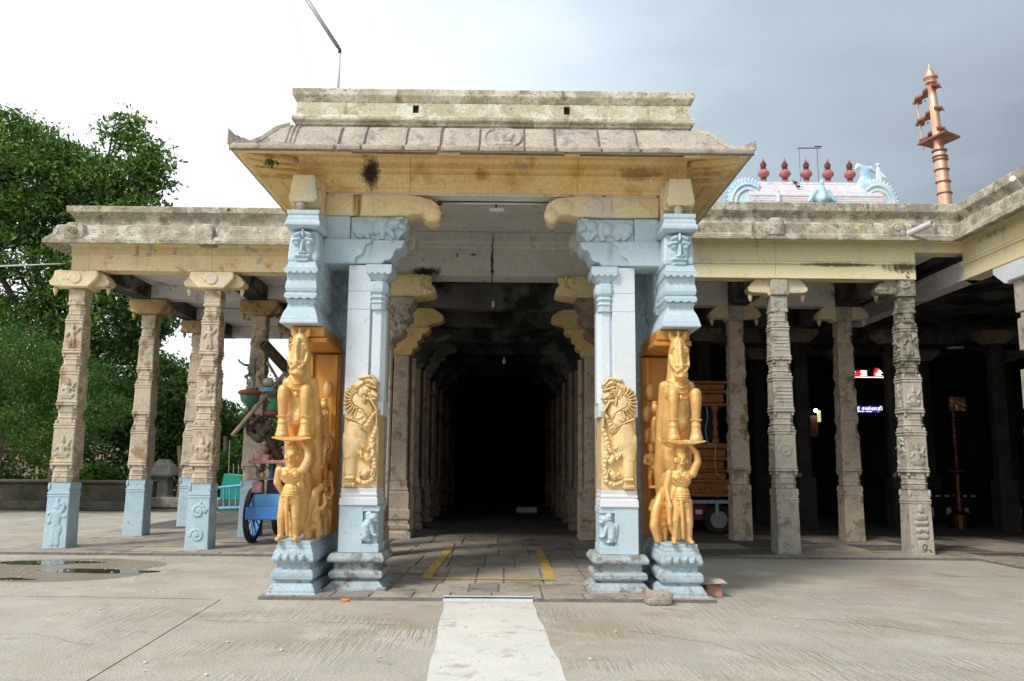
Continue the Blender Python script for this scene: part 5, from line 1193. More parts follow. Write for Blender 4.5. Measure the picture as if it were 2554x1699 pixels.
# ------------------------------------------------------------------ copper flagstaff
F = thing('temple_flagstaff', 'tall copper temple flagstaff with three wavy boards and conical tip above the right roof', 'flagstaff', (16.9, 30, 0))
def fx(z): return 15.98 + (16.79 - z) * .052
def frs(b, prof, n=20):
    b.rings([[(fx(z) + r * math.cos(2 * math.pi * k / n), 30 + r * math.sin(2 * math.pi * k / n), z) for k in range(n)] for r, z in prof])
b = MB(); frs(b, [(.32, .0), (.26, 9), (.225, 11.7), (.215, 13.3), (.18, 13.4), (.165, 14.2), (.155, 15.0), (.14, 16.02)]); b.build('shaft', M['copper'], F, smooth=True)
for z in (10.4, 11.2, 11.71, 12.15, 12.62, 13.01, 13.14, 13.37):
    b = MB(); frs(b, [(.21, z - .04), (.27, z - .02), (.275, z + .015), (.21, z + .03)]); b.build('collar', M['copperdark'], F, smooth=False)
b = MB(); frs(b, [(.14, 16.0), (.22, 16.06), (.22, 16.10), (.15, 16.14), (.17, 16.22), (.27, 16.25), (.27, 16.29), (.18, 16.31), (.15, 16.45), (.03, 16.72), (.004, 16.85)]); b.build('conical_tip', M['copper'], F, smooth=False)
b = MB(); b.prism([(fx(13.84) - .15, 29.2), (fx(13.84) + .72, 29.75), (fx(13.84) + .35, 30.95), (fx(13.84) - .5, 30.5)], 'z', 13.80, 13.88); b.build('square_plate', M['copperdark'], F, bevel=.01)
for z in (15.9, 15.0, 14.2):
    pts = []
    for k in range(13):
        t_ = k / 12; pts.append((fx(z) + .20 + .03 * t_ + .07 * math.sin(t_ * 15), 29.75 + t_ * 1.7))
    for k in range(12, -1, -1):
        t_ = k / 12; pts.append((fx(z) - .14 + .06 * t_ + .07 * math.sin(t_ * 15), 29.75 + t_ * 1.7))
    b = MB(); b.prism(pts, 'z', z - .05, z + .03); b.build('wavy_board', M['copperdark'], F)
    for k in range(4): MB().ball((fx(z) + .25, 29.8 + k * .6, z - .1), .035, 6, 5).build('bell', M['brass'], F)
b = MB(); b.tube([(fx(15.9) + .06, 31.25, 15.9), (fx(14.2) + .06, 31.2, 13.9)], .035, 8); b.build('rod', M['copper'], F)

# ------------------------------------------------------------------ shrine tower behind the right hall
V = thing('shrine_tower', 'pastel barrel-roofed shrine tower top rising behind the right hall', 'tower', (17.4, 47, 0))
MB().box(13.4, 21.0, 45.4, 49, 0, 15.6).build('tower_body', M['whitestucco'], V)
MB().box(13.2, 21.6, 45.0, 49.4, 15.6, 15.95).build('ledge', M['bluestucco'], V, bevel=.05)
rg = []
for x in (13.5, 21.0):
    rg.append([(x, 47 - 1.95 * math.cos(a) * (1 + .0), 15.95 + 1.80 * math.sin(a) ** .8) for a in [math.pi * k / 18 for k in range(19)]])
MB().rings(rg).build('barrel_roof', M['pinkstucco'], V, smooth=False)
for z, y in ((17.68, 46.5), (17.16, 45.58), (16.62, 45.16)):
    MB().box(13.5, 21.0, y - .07, y + .05, z - .06, z + .06).build('white_band', M['whitestucco'], V, bevel=.02)
b = MB()
for i in range(60):
    x = 13.6 + i * .124
    for z, y in ((17.32, 45.78), (17.48, 46.05), (16.86, 45.33)):
        b.ball((x + .06 * (z > 17), y - .02, z), (.05, .04, .045), 6, 5)
for i in range(58): 
    for r_ in range(4): b.ball((13.7 + i * .127 + .06 * (r_ % 2), 45.03 + .03 * r_, 16.02 + r_ * .14), (.055, .06, .06), 6, 5)
o = b.build('stucco_scales', M['pinkstucco'], V); o['kind'] = 'stuff'
b = MB(); b.box(13.5, 21.0, 46.4, 47.4, 17.70, 17.84); b.build('ridge', M['whitestucco'], V, bevel=.02)
def fan(cx, sg, name):
    b = MB(); n = 15
    pts = []
    for k in range(n * 2 + 1):
        a = -.25 + (math.pi * .80) * k / (n * 2); r_ = 1.62 if k % 2 else 1.40
        pts.append((cx + sg * r_ * math.cos(a) * .80, 16.15 + r_ * math.sin(a) * 1.0))
    pts += [(cx - sg * .5, 15.96), (cx + sg * 1.0, 15.96)]
    b.prism(pts, 'y', 45.3, 45.75); o = b.build(name, M['bluestucco'], V, bevel=.04)
    for q, rr in enumerate((1.15, .85)):
        b = MB(); pr = [(cx + sg * rr * math.cos(a) * .8, 45.28, 16.15 + rr * math.sin(a)) for a in [-.2 + math.pi * .8 * k / 20 for k in range(21)]]
        b.tube(pr, .07, 6); b.build('fan_ring', M['whitestucco'], o)
    return o
fan(20.75, 1, 'end_fan'); fan(13.45, -1, 'end_fan')
sculpt('horned_beast', lambda b: (limb(b, [(20.35, 45.9, 17.2), (20.4, 45.9, 17.9), (20.25, 45.8, 18.35), (19.9, 45.7, 18.6), (19.72, 45.6, 18.35)], [.42, .34, .28, .15, .07]), limb(b, [(20.25, 45.8, 18.35), (20.7, 45.9, 18.5), (20.95, 45.9, 18.3)], [.25, .16, .1]), limb(b, [(20.0, 45.8, 17.3), (20.1, 45.8, 17.7)], [.3, .2])), M['bluestucco'], V, .06, 1)
sculpt('seated_guardian', lambda b: (limb(b, [(21.05, 45.6, 17.4), (21.0, 45.6, 18.0), (21.0, 45.6, 18.35)], [.22, .17, .13]), b.ball((21.0, 45.6, 18.6), .14), limb(b, [(21.1, 45.5, 18.1), (21.3, 45.4, 17.8)], [.07, .06])), M['whitestucco'], V, .045, 1)
sculpt('dormer_deity', lambda b: (b.ball((17.43, 44.9, 16.45), (.55, .25, .35)), limb(b, [(17.43, 44.8, 16.3), (17.43, 44.8, 16.9)], [.3, .2]), b.ball((17.43, 44.75, 17.22), (.15, .15, .24)), limb(b, [(17.1, 44.8, 16.8), (16.7, 44.8, 16.2)], [.14, .1]), limb(b, [(17.76, 44.8, 16.8), (18.15, 44.8, 16.2)], [.14, .1])), M['bluestucco'], V, .06, 1)
sculpt('small_guardian', lambda b: (limb(b, [(15.05, 44.95, 16.2), (15.05, 44.95, 16.6)], [.14, .1]), b.ball((15.05, 44.95, 16.78), .09)), M['whitestucco'], V, .03, 1)
K0 = None
for i, x in enumerate((14.88, 16.13, 17.38, 18.64, 19.92)):
    if K0 is None:
        K0 = MB().lathe(x, 46.9, [(0.258, 17.840), (0.232, 17.920), (0.120, 18.100), (0.103, 18.140)], 20).build('finial_foot', M['kred'], V, smooth=True)
        kt = [K0]
        kt.append(MB().lathe(x, 46.9, [(0.086, 18.135), (0.172, 18.160), (0.172, 18.190), (0.086, 18.220)], 20).build('finial_ring', M['kdark'], V, smooth=True))
        kt.append(MB().lathe(x, 46.9, [(0.069, 18.220), (0.206, 18.280), (0.310, 18.400), (0.335, 18.490), (0.310, 18.580), (0.206, 18.710), (0.103, 18.770)], 24).build('finial_pot', M['kred'], V, smooth=True))
        kt.append(MB().lathe(x, 46.9, [(0.086, 18.770), (0.181, 18.810), (0.086, 18.840), (0.103, 18.860), (0.189, 18.940), (0.103, 18.970), (0.198, 19.040), (0.103, 19.080), (0.163, 19.130), (0.086, 19.160)], 20).build('finial_ring', M['kdark'], V, smooth=True))
        kt.append(MB().lathe(x, 46.9, [(0.077, 19.160), (0.095, 19.220), (0.052, 19.340), (0.009, 19.480)], 16).build('finial_tip', M['kred'], V, smooth=True))
        x00 = x
    else:
        for p in kt:
            q = copy_tree(p, V); q.location = (x - x00, 0, 0)
b = MB(); b.tube([(16.95, 46.7, 17.84), (16.95, 46.7, 19.95)], .012, 5).tube([(18.0, 46.7, 17.84), (18.0, 46.7, 20.0)], .016, 5).tube([(16.85, 46.7, 20.0), (18.2, 46.7, 20.02)], .03, 6).tube([(17.85, 46.7, 20.12), (18.3, 46.7, 20.12)], .035, 6)
tag(b.build('lightning_frame', M['iron'], loc=(16.8, 46.9, 17.4)), 'thin wire frame standing over the middle red finial of the shrine tower', 'frame')
def pigeon(p, a, label):
    T = MB(); d = Vector((math.cos(a), math.sin(a), 0))
    c = Vector(p)
    T.ball(c, (.13, .07, .08)); T.ball(c + Vector((.12 * math.cos(a), 0, .09)), .045)
    T.rings([[c + Vector((-.1 * math.cos(a), dy, dz)) for dy, dz in ((-.03, 0), (.03, 0), (.0, .03))], [c + Vector((-.28 * math.cos(a), dy, dz - .08)) for dy, dz in ((-.03, 0), (.03, 0), (.0, .02))]])
    return tag(T.build('pigeon', M['iron'], loc=tuple(p), smooth=True), label, 'pigeon', 'pigeons on the shrine tower')
pigeon((14.0, 46.6, 17.94), 0, 'dark pigeon on the left end of the shrine ridge')
pigeon((16.5, 46.3, 17.78), 3.1, 'dark pigeon on the shrine ridge below the second red finial')
pigeon((16.3, 45.3, 17.2), 3.1, 'lower pigeon clinging to the pink shrine roof below its middle')

# bird in the sky, wings spread
b = MB(); c = Vector((-15.97, 40, 16.3))
b.ball(c, (.16, .06, .05), 8, 6); b.add([c + Vector((.05, 0, .02)), c + Vector((-.12, 0, .02)), c + Vector((-.3, .3, .16)), c + Vector((-.12, .32, .16))], [(0, 1, 2, 3)]); b.add([c + Vector((.05, 0, .02)), c + Vector((-.12, 0, .02)), c + Vector((.2, -.3, -.1)), c + Vector((.3, -.25, -.1))], [(0, 1, 2, 3)])
tag(b.build('flying_bird', M['iron'], loc=tuple(c)), 'tiny bird flying in the white sky between the tree and the porch', 'bird')

# ------------------------------------------------------------------ roof pipe, wires, lamps on the porch
T = thing('roof_pipe', 'bent grey pipe rising from the left end of the porch parapet', 'pipe', (-2.32, 10.8, 6.5))
MB().tube([(-2.315, 10.8, 6.53), (-2.315, 10.8, 7.14)], .017, 10).build('white_upright', M['pvc'], T, smooth=True)
b = MB(); b.tube([(-2.315, 10.8, 7.14), (-2.315, 10.8, 7.19), (-2.345, 10.8, 7.235)], .022, 10); b.build('elbow', M['iron'], T, smooth=True)
b = MB(); b.tube([(-2.345, 10.8, 7.235), (-2.95, 10.8, 8.16)], .027, 8); b.build('slanting_arm', M['steel'], T, smooth=True)
b = MB(); b.tube([(-3.05, 10.8, 8.0), (-2.96, 10.8, 7.7), (-2.86, 10.8, 7.3), (-2.76, 10.8, 6.95), (-2.62, 10.8, 6.65), (-2.5, 10.8, 6.53)], .0025, 5)
tag(b.build('thin_wire', M['steel'], loc=(-2.5, 10.8, 6.5)), 'thin wire hanging from the sky down to the porch parapet', 'wire')
b = MB()
for k, dz in enumerate((0, .05)): b.tube([(-30, 17, 5.6 + dz), (-20, 16.3, 5.15 + dz * 2), (-12, 15.7, 5.12 + dz), (-8.25, 15.4, 5.25)], .008, 5)
tag(b.build('overhead_cable', M['steel'], loc=(-8.25, 15.4, 5.25)), 'pale cable crossing the trees to the left corner of the yellow beam', 'cable')
T = thing('tube_lamp', 'unlit white tube lamp under the front beam of the porch', 'lamp', (-.2, 11.1, 5.13))
b = MB(); b.tube([(-.90, 11.12, 5.135), (.55, 11.12, 5.145)], .014, 8); b.build('tube', M['pvc'], T, smooth=True)
MB().box(-.95, .60, 11.10, 11.14, 5.15, 5.164).box(-.96, -.90, 11.1, 11.15, 5.11, 5.149).box(.55, .61, 11.1, 11.15, 5.11, 5.149).build('batten', M['iron'], T)
T = thing('ceiling_lamp', 'small white lamp fitting hanging under the middle of the porch beam', 'lamp', (-.15, 11.3, 5.1))
MB().box(-.25, -.05, 11.2, 11.3, 5.06, 5.11).build('housing', M['pvc'], T, bevel=.01); MB().tube([(-.16, 11.25, 5.11), (-.16, 11.25, 5.17)], .015, 6).build('stem', M['iron'], T)
b = MB(); pts = [(-.26 + .012 * math.sin(k * 1.9), 14.505, 5.60 - k * .06) for k in range(13)] + [(-.27, 14.5, 4.7), (-.24, 14.6, 4.45)]
b.tube(pts, .008, 5); b.ball((-.26, 14.50, 5.15), .022, 6, 5); b.ball((-.26, 14.50, 4.98), .03, 6, 5)
tag(b.build('hanging_wire', M['iron'], loc=(-.26, 14.5, 5.6)), 'knotted dark wire hanging down the seam of the grey cross beam', 'wire')
b = MB(); b.lathe(-.24, 14.6, [(.02, 4.46), (.025, 4.38), (.01, 4.34)], 8)
tag(b.build('lamp_socket', M['pvc'], loc=(-.24, 14.6, 4.4)), 'empty white lamp socket on the end of the knotted wire', 'socket')
b = MB(); b.lathe(-.05, 20, [(.02, 4.15), (.022, 4.10), (.045, 4.06), (.04, 4.02), (.01, 3.99)], 10)
tag(b.build('pendant_bulb', M['pvc'], loc=(-.05, 20, 4.1)), 'small white pendant bulb hanging in the dark passage', 'bulb')
b = MB(); b.tube([(-.05, 20, 4.155), (-.05, 20, 5.54)], .004, 5)
tag(b.build('pendant_wire', M['iron'], loc=(-.05, 20, 5)), 'thin dark wire carrying the small pendant bulb in the passage', 'wire')
MBx = MB(); MBx.box(.38, 1.05, 27.9, 28.3, .05, .24)
o = MBx.build('white_box', M['whitetile'], loc=(.7, 28, 0), bevel=.02); tag(o, 'low white box on the floor at the far end of the passage', 'box')
# rain pipe of the right parapet
T = thing('rain_pipe', 'white rain pipe poking out of the right parapet above the lichen-stained pillar', 'pipe', (7.75, 15.2, 6.05))
b = MB(); n = 14
dv = Vector((.30, -.62, .10)).normalized(); c0 = Vector((7.52, 15.25, 5.95)); u = dv.orthogonal().normalized(); w = dv.cross(u)
def rg_(c, r): return [c + (u * math.cos(2 * math.pi * k / n) + w * math.sin(2 * math.pi * k / n)) * r for k in range(n)]
c1 = c0 + dv * .52
b.rings([rg_(c0, .058), rg_(c1, .058), rg_(c1, .046), rg_(c0 + dv * .2, .046)], cap=True); b.build('pipe_body', M['pvc'], T, smooth=False)
b = MB(); b.rings([rg_(c0 + dv * .205, .045), rg_(c0 + dv * .22, .045)]); b.build('pipe_hollow_shade', M['hallwall'], T)  # black disc painted as the shade inside the pipe
b = MB(); b.tube([(8.3, 13.05, 6.12), (8.0, 12.75, 6.16)], .05, 10)
tag(b.build('rain_spout', M['pvc'], loc=(8.3, 13, 6.1)), 'white rain spout on the return parapet at the right edge of the photo', 'pipe')

# ------------------------------------------------------------------ blue cart with stacked ornaments
C_ = thing('processional_cart', 'bright blue spoked-wheel cart loaded with poles and ornaments beside the left horse pillar', 'cart', (-4.3, 18, 0))
def wheel(x, y, r, parent, w=.09, ns=12):
    T = thing_part('wheel', parent, (x, y, r + .05))
    b = MB(); n = 32
    rg = []
    for k in range(n + 1):
        pass
    prof = [(r, -w / 2), (r, w / 2), (r - .07, w / 2), (r - .07, -w / 2)]
    vs = []; fs = []
    for k in range(n):
        a = 2 * math.pi * k / n
        for rr, dx in prof: vs.append((x + dx, y + rr * math.cos(a), r + .05 + rr * math.sin(a)))
    for k in range(n):
        for j in range(4):
            a_ = k * 4 + j; b_ = k * 4 + (j + 1) % 4; c_ = ((k + 1) % n) * 4 + (j + 1) % 4; d_ = ((k + 1) % n) * 4 + j
            fs.append((a_, b_, c_, d_))
    b.add(vs, fs); b.build('rim', M['rubber'], T)
    vs = []; fs = []; b = MB()
    prof = [(r - .071, -w / 2 + .01), (r - .071, w / 2 - .01), (r - .12, w / 2 - .01), (r - .12, -w / 2 + .01)]
    for k in range(n):
        a = 2 * math.pi * k / n
        for rr, dx in prof: vs.append((x + dx, y + rr * math.cos(a), r + .05 + rr * math.sin(a)))
    for k in range(n):
        for j in range(4):
            a_ = k * 4 + j; b_ = k * 4 + (j + 1) % 4; c_ = ((k + 1) % n) * 4 + (j + 1) % 4; d_ = ((k + 1) % n) * 4 + j
            fs.append((a_, b_, c_, d_))
    b.add(vs, fs); b.build('felloe', M['bluepaint'], T)
    for k in range(ns):
        a = 2 * math.pi * k / ns
        MB().tube([(x, y + .06 * math.cos(a), r + .05 + .06 * math.sin(a)), (x, y + (r - .11) * math.cos(a), r + .05 + (r - .11) * math.sin(a))], .024, 6, .018).build('spoke', M['bluepaint2'], T)
    b = MB(); b.rings([[(x + dx, y + rr * math.cos(2 * math.pi * k / 14), r + .05 + rr * math.sin(2 * math.pi * k / 14)) for k in range(14)] for rr, dx in ((.05, -.12), (.085, -.10), (.085, .1), (.05, .12))])
    b.build('hub', M['bluepaint'], T)
def thing_part(name, parent, c):
    """sub-assembly carrier: a tiny hub pin mesh so that the part has geometry of its own"""
    b = MB(); b.rings([[(c[0] + dx, c[1] + .03 * math.cos(2 * math.pi * k / 8), c[2] + .03 * math.sin(2 * math.pi * k / 8)) for k in range(8)] for dx in (-.15, .15)])
    return b.build(name, M['iron'], parent)
wheel(-4.98, 17.0, .53, C_); wheel(-4.98, 18.95, .47, C_); wheel(-3.5, 17.0, .53, C_); wheel(-3.5, 18.95, .47, C_)
MB().box(-4.94, -3.55, 16.35, 16.62, .52, .76).build('front_beam', M['bluepaint'], C_, bevel=.015)
MB().box(-4.80, -3.6, 16.63, 19.3, .56, .74).build('chassis', M['bluepaint'], C_, bevel=.012)
MB().box(-4.86, -3.6, 16.60, 16.66, .741, 1.0).build('front_board', M['bluepaint2'], C_, bevel=.01)
MB().box(-4.66, -3.6, 16.7, 19.2, .742, 1.26).build('cart_body', M['navy'], C_, bevel=.015)
MB().box(-4.9, -4.71, 16.55, 16.75, 1.02, 1.23).build('pink_box', M['pinkpaint'], C_, bevel=.012)
MB().box(-4.95, -4.66, 16.8, 19.0, .745, .94).build('side_board', M['bluepaint'], C_, bevel=.01)
MB().box(-5.0, -3.7, 16.5, 17.5, 1.58, 1.65).box(-4.92, -4.6, 16.52, 16.8, 1.64, 1.76).build('tray', M['pinkpaint'], C_, bevel=.015)
MB().box(-5.02, -3.7, 16.6, 19, 1.27, 1.30).build('plank_deck', M['wood'], C_)
b = MB(); b.lathe(-4.62, 16.9, [(.09, 1.27), (.04, 1.45), (.015, 1.6)], 10); b.build('blue_cone', M['bluepaint'], C_)
b = MB(); b.tube([(-4.95, 16.6, 1.64), (-4.75, 16.7, 1.36), (-4.72, 16.75, 1.1)], .012, 6); b.build('strap', M['iron'], C_)
b = MB(); b.ball((-4.75, 16.7, 1.36), (.05, .05, .07)); b.build('yellow_tassel', M['yline'], C_)
# hollow pipe
b = MB(); p0, p1 = Vector((-4.96, 17.0, 4.01)), Vector((-3.9, 18.1, 2.75)); dv = (p1 - p0).normalized(); u = dv.orthogonal().normalized(); w = dv.cross(u); n = 18
def rg2(c, r): return [c + (u * math.cos(2 * math.pi * k / n) + w * math.sin(2 * math.pi * k / n)) * r for k in range(n)]
b.rings([rg2(p1, .12), rg2(p0 + dv * .03, .11), rg2(p0, .118), rg2(p0, .085), rg2(p0 + dv * .5, .085)]); b.build('hollow_trunk', M['darkwood'], C_, smooth=False)
b = MB(); b.rings([rg2(p0 - dv * .004, .122), rg2(p0 - dv * .004, .092), rg2(p0 + dv * .02, .092), rg2(p0 + dv * .02, .122)], cap=False); b.build('pipe_mouth', M['wood'], C_)
for pts, r_ in (([(-5.42, 16.8, 2.12), (-4.5, 17.1, 3.42)], .045), ([(-5.08, 17.2, 3.35), (-4.3, 16.9, 2.25)], .032), ([(-4.85, 17, 3.62), (-4.3, 17.2, 2.7)], .03), ([(-4.5, 17.3, 3.6), (-4.42, 17.2, 2.4)], .03), ([(-4.35, 17, 3.5), (-4.75, 17.2, 2.9)], .026), ([(-4.9, 17.1, 3.12), (-4.2, 17.3, 3.10)], .03)):
    MB().tube(pts, r_, 8).jitter(.01, 3).build('pole', M['wood'], C_)
b = MB(); b.tube([(-5.2, 17, 2.62), (-4.85, 17, 2.15), (-4.5, 17, 1.66)], .09, 8, .11); b.build('bent_timber', M['darkwood'], C_)
def bowl(c, r, flip, name='lotus_bowl'):
    b = MB(); f_ = -1 if flip else 1
    b.lathe(c[0], c[1], [(.02, c[2] - .30 * r / .19 * f_), (.05, c[2] - .22 * f_), (.4 * r, c[2] - .17 * f_), (.85 * r, c[2] - .10 * f_), (.95 * r, c[2] + .0), (.95 * r, c[2] + .03 * f_)], 20)
    o = b.build(name, M['green'], C_, smooth=True)
    MB().lathe(c[0], c[1], [(r * .96, c[2] + .031 * f_), (r * 1.15, c[2] + .05 * f_), (r * 1.2, c[2] + .09 * f_), (r * 1.0, c[2] + .12 * f_), (r * .6, c[2] + .14 * f_)], 20).build('red_rim', M['rust'], o)
    return o
bowl((-5.17, 17, 2.92), .20, False); bowl((-4.66, 17.0, 2.66), .16, True)
b = MB(); b.tube([(-5.17, 17, 2.68), (-5.18, 17, 2.5), (-5.12, 17, 2.42)], .015, 6); b.build('hook', M['iron'], C_)
x, y, z = -5.14, 17.0, 3.06
sculpt('figurine', lambda b: (b.box(x - .1, x + .12, y - .08, y + .08, z, z + .05), limb(b, [(x + .03, y, z + .05), (x + .035, y, z + .17), (x + .01, y, z + .30)], [.026, .032, .042]), limb(b, [(x - .10, y - .02, z + .11), (x - .07, y - .05, z + .20), (x - .13, y - .07, z + .26), (x - .03, y, z + .31)], [.018, .02, .026, .04]),
    b.ball((x - .01, y, z + .34), (.085, .06, .06)), limb(b, [(x, y, z + .36), (x, y, z + .47)], [.062, .075]), b.ball((x - .045, y - .03, z + .43), (.065, .06, .06)), b.ball((x + .025, y - .01, z + .575), (.042, .045, .05)), b.ball((x + .05, y, z + .63), (.03, .03, .03)),
    limb(b, [(x - .06, y, z + .49), (x - .17, y, z + .50), (x - .27, y, z + .56), (x - .29, y - .01, z + .60)], [.032, .024, .018, .022]), limb(b, [(x + .07, y, z + .49), (x + .14, y - .03, z + .41), (x + .06, y - .08, z + .40)], [.03, .024, .018])), M['greystatue'], C_, .011, 1)
def clutter(b):
    r = random.Random(8)
    for k in range(26):
        a = k * .55; rr = .26 - .006 * k
        b.ball((-4.95 + rr * math.cos(a) * .9, 17 + .1 * math.sin(a * 2), 2.28 + rr * math.sin(a)), (.06, .06, .05), 7, 6)
    limb(b, [(-5.22, 17, 2.45), (-5.15, 17, 2.2), (-4.95, 17, 2.05), (-4.75, 17, 2.1)], [.04, .06, .07, .05])
    for k in range(16): b.ball((-4.62 + r.uniform(-.1, .25), 17.1 + r.uniform(-.1, .2), 1.8 + r.uniform(0, .75)), (.05, .05, .06), 7, 6)
sculpt('carved_makara', clutter, M['darkwood'], C_, .022, 1)
b = MB(); b.lathe(-4.8, 16.9, [(.08, 1.66), (.11, 1.70), (.06, 1.78), (.10, 1.84), (.10, 1.88), (.05, 1.94), (.07, 1.98), (.03, 2.02)], 14); b.build('turned_pot', M['wood'], C_, smooth=True)
b = MB(); b.ball((-4.82, 17, 3.22), (.12, .1, .09)); b.build('shell_ornament', M['stone'], C_, smooth=True)
b = MB(); b.lathe(-4.78, 17, [(.14, 3.02), (.15, 3.06), (.12, 3.1)], 14); b.build('teal_ring', M['bluepaint2'], C_)
b = MB(); b.ball((-4.45, 17.1, 2.25), (.14, .12, .16)); b.build('wicker_ball', M['stone'], C_, smooth=True)

# ------------------------------------------------------------------ things in the yard behind the left hall
T = thing('barrier', 'light blue metal barrier leaning behind the pillars on the left', 'barrier', (-8.8, 27.6, 0))
MB().tube([(-9.35, 27.6, .78), (-8.0, 27.6, .92)], .045, 8).build('top_rail', M['bluepaint2'], T)
MB().tube([(-9.2, 27.6, .14), (-7.95, 27.6, .18)], .05, 8).build('bottom_rail', M['bluepaint2'], T)
for k in range(6): MB().tube([(-9.05 + k * .2, 27.6, .16), (-9.07 + k * .2, 27.6, .82 + k * .02)], .03, 6).build('bar', M['bluepaint2'], T)
T = thing('green_tub', 'turquoise green plastic tub standing behind the blue barrier', 'tub', (-9.3, 29, 0))
b = MB(); b.rings([[(-9.55 - .02, 28.7, .35), (-8.85, 28.7, .35), (-8.85, 29.3, .35), (-9.57, 29.3, .35)], [(-9.45, 28.65, 1.22), (-8.82, 28.65, 1.18), (-8.82, 29.35, 1.18), (-9.45, 29.35, 1.22)]]); b.build('tub_body', M['greennet'], T, bevel=.02)
MB().box(-9.6, -8.8, 28.7, 29.3, .0, .349).build('plinth', M['lowwall'], T)
for k in range(5): MB().tube([(-9.4 + k * .17, 29.0, 1.15), (-9.42 + k * .17, 29.0, 1.55 + (.8 if k == 0 else 0))], .02, 5).build('stick', M['wood'], T)
T = thing('low_platform', 'long low masonry platform in the shade under the big tree', 'platform', (-16, 29.5, 0))
MB().box(-24, -12.6, 28.6, 31, 0, .86).jitter(.03, 1).build('platform_body', M['lowwall'], T, bevel=.03)
MB().box(-24, -12.55, 28.5, 31.1, .87, .93).build('platform_edge', M['lowwall'], T, bevel=.01)
MB().box(-25, -12.2, 28.0, 28.49, 0, .3).build('platform_step', M['lowwall'], T, bevel=.02)
T = thing('compound_wall', 'far cream compound wall behind the trees', 'wall', (-20, 47, 0))
MB().box(-60, 8, 47, 47.4, 0, 3.6).build('wall_face', M['wallyellow'], T)
for k in range(16): MB().box(-58 + k * 4, -57.6 + k * 4, 46.9, 47.0, 0, 3.7).build('pier', M['wallyellow'], T)
T = thing('stone_lamp_pier', 'small stepped stone pier beyond the second row of pillars', 'pier', (-13.2, 33, 0))
MB().sq(-13.2, 33, [(.45, .45, 0, 0), (.45, .45, 0, .25), (.3, .3, 0, .3), (.28, .28, 0, 1.0), (.5, .5, 0, 1.05), (.5, .5, 0, 1.15), (.35, .35, 0, 1.45), (.15, .15, 0, 1.7)]).build('pier_body', M['stonegrey'], T, bevel=.03)
for i, (x, y, h_, l_) in enumerate(((-12.0, 31.5, 2.2, 'grey post left of the stepped stone pier'), (-10.9, 33, 2.6, 'leaning grey post between the two front pillars on the left'), (-17.3, 27.2, 3.5, 'pale bare trunk post before the shaded platform'))):
    b = MB(); b.tube([(x, y, 0), (x + .05, y, h_ * .5), (x + .1 * (i - 1), y, h_)], .10, 8, .08)
    tag(b.build('wooden_post', M['wood'] if i != 2 else M['bark'], loc=(x, y, 0)), l_, 'post', 'posts in the yard')
T = thing('kerb_wall', 'low stone kerb at the edge of the grass behind the barrier', 'kerb', (-9, 31, 0))
MB().box(-14, -4.4, 30.4, 30.7, 0, .35).jitter(.02, 2).build('kerb_stone', M['stonegrey'], T, bevel=.03)
b = MB()
for i in range(9000):
    x, y = rng.uniform(-16, -4.5), rng.uniform(30.8, 38); h_ = rng.uniform(.1, .35); a = rng.uniform(0, 3.1); c, s_ = math.cos(a) * .03, math.sin(a) * .03
    dx, dy = rng.normal(0, .08, 2); b.v += [(x - c, y - s_, -.06), (x + c, y + s_, -.06), (x + dx, y + dy, h_)]; k = len(b.v); b.f.append((k - 3, k - 2, k - 1))
tag(b.build('grass', M['grass']), 'rough green grass behind the left hall', 'grass', kind='stuff')

# ------------------------------------------------------------------ trees and shrubs
def leaves(name, centres, m, parent, size, per, spread, seed, slim=.45, droop=.2):
    """leaf blades scattered round many twig ends; centres: (N,3)"""
    r = np.random.default_rng(seed)
    c = np.repeat(np.asarray(centres), per, axis=0); n = len(c)
    c = c + r.normal(0, spread, (n, 3)) * np.array([1, 1, .55])
    u = r.normal(0, 1, (n, 3)); u[:, 2] -= droop; u /= np.linalg.norm(u, axis=1)[:, None]
    v = r.normal(0, 1, (n, 3)); v[:, 2] *= .5; v -= u * (u * v).sum(1)[:, None]; v /= np.linalg.norm(v, axis=1)[:, None]
    s_ = size * r.uniform(.6, 1.4, n)[:, None]
    P = np.stack([c - u * s_, c + v * s_ * slim, c + u * s_, c - v * s_ * slim], 1).reshape(-1, 3)
    o0 = np.array(ORG[parent]); P = P - o0
    me = bpy.data.meshes.new(name); me.vertices.add(len(P)); me.vertices.foreach_set('co', P.ravel())
    me.loops.add(n * 4); me.loops.foreach_set('vertex_index', np.arange(n * 4)); me.polygons.add(n)
    me.polygons.foreach_set('loop_start', np.arange(0, n * 4, 4)); me.polygons.foreach_set('loop_total', np.full(n, 4)); me.update()
    me.materials.append(m); o = link(bpy.data.objects.new(name, me)); o.parent = parent; ORG[o] = ORG[parent]
    return o
def crown_points(blobs, n, seed, hollow=.55):
    r = np.random.default_rng(seed); vol = np.array([b[3] * b[4] * b[5] for b in blobs]) ** .72; vol /= vol.sum(); out = []
    for b, k in zip(blobs, r.multinomial(n, vol)):
        d = r.normal(0, 1, (k, 3)); d /= np.linalg.norm(d, axis=1)[:, None]
        q = (hollow + (1 - hollow) * r.random(k)) ** .8
        lump = np.array([1 + .22 * noise.noise(Vector(p * 2.6 + b[0])) for p in d])
        out.append(np.array(b[:3]) + d * (q * lump)[:, None] * np.array(b[3:6]))
    return np.concatenate(out)
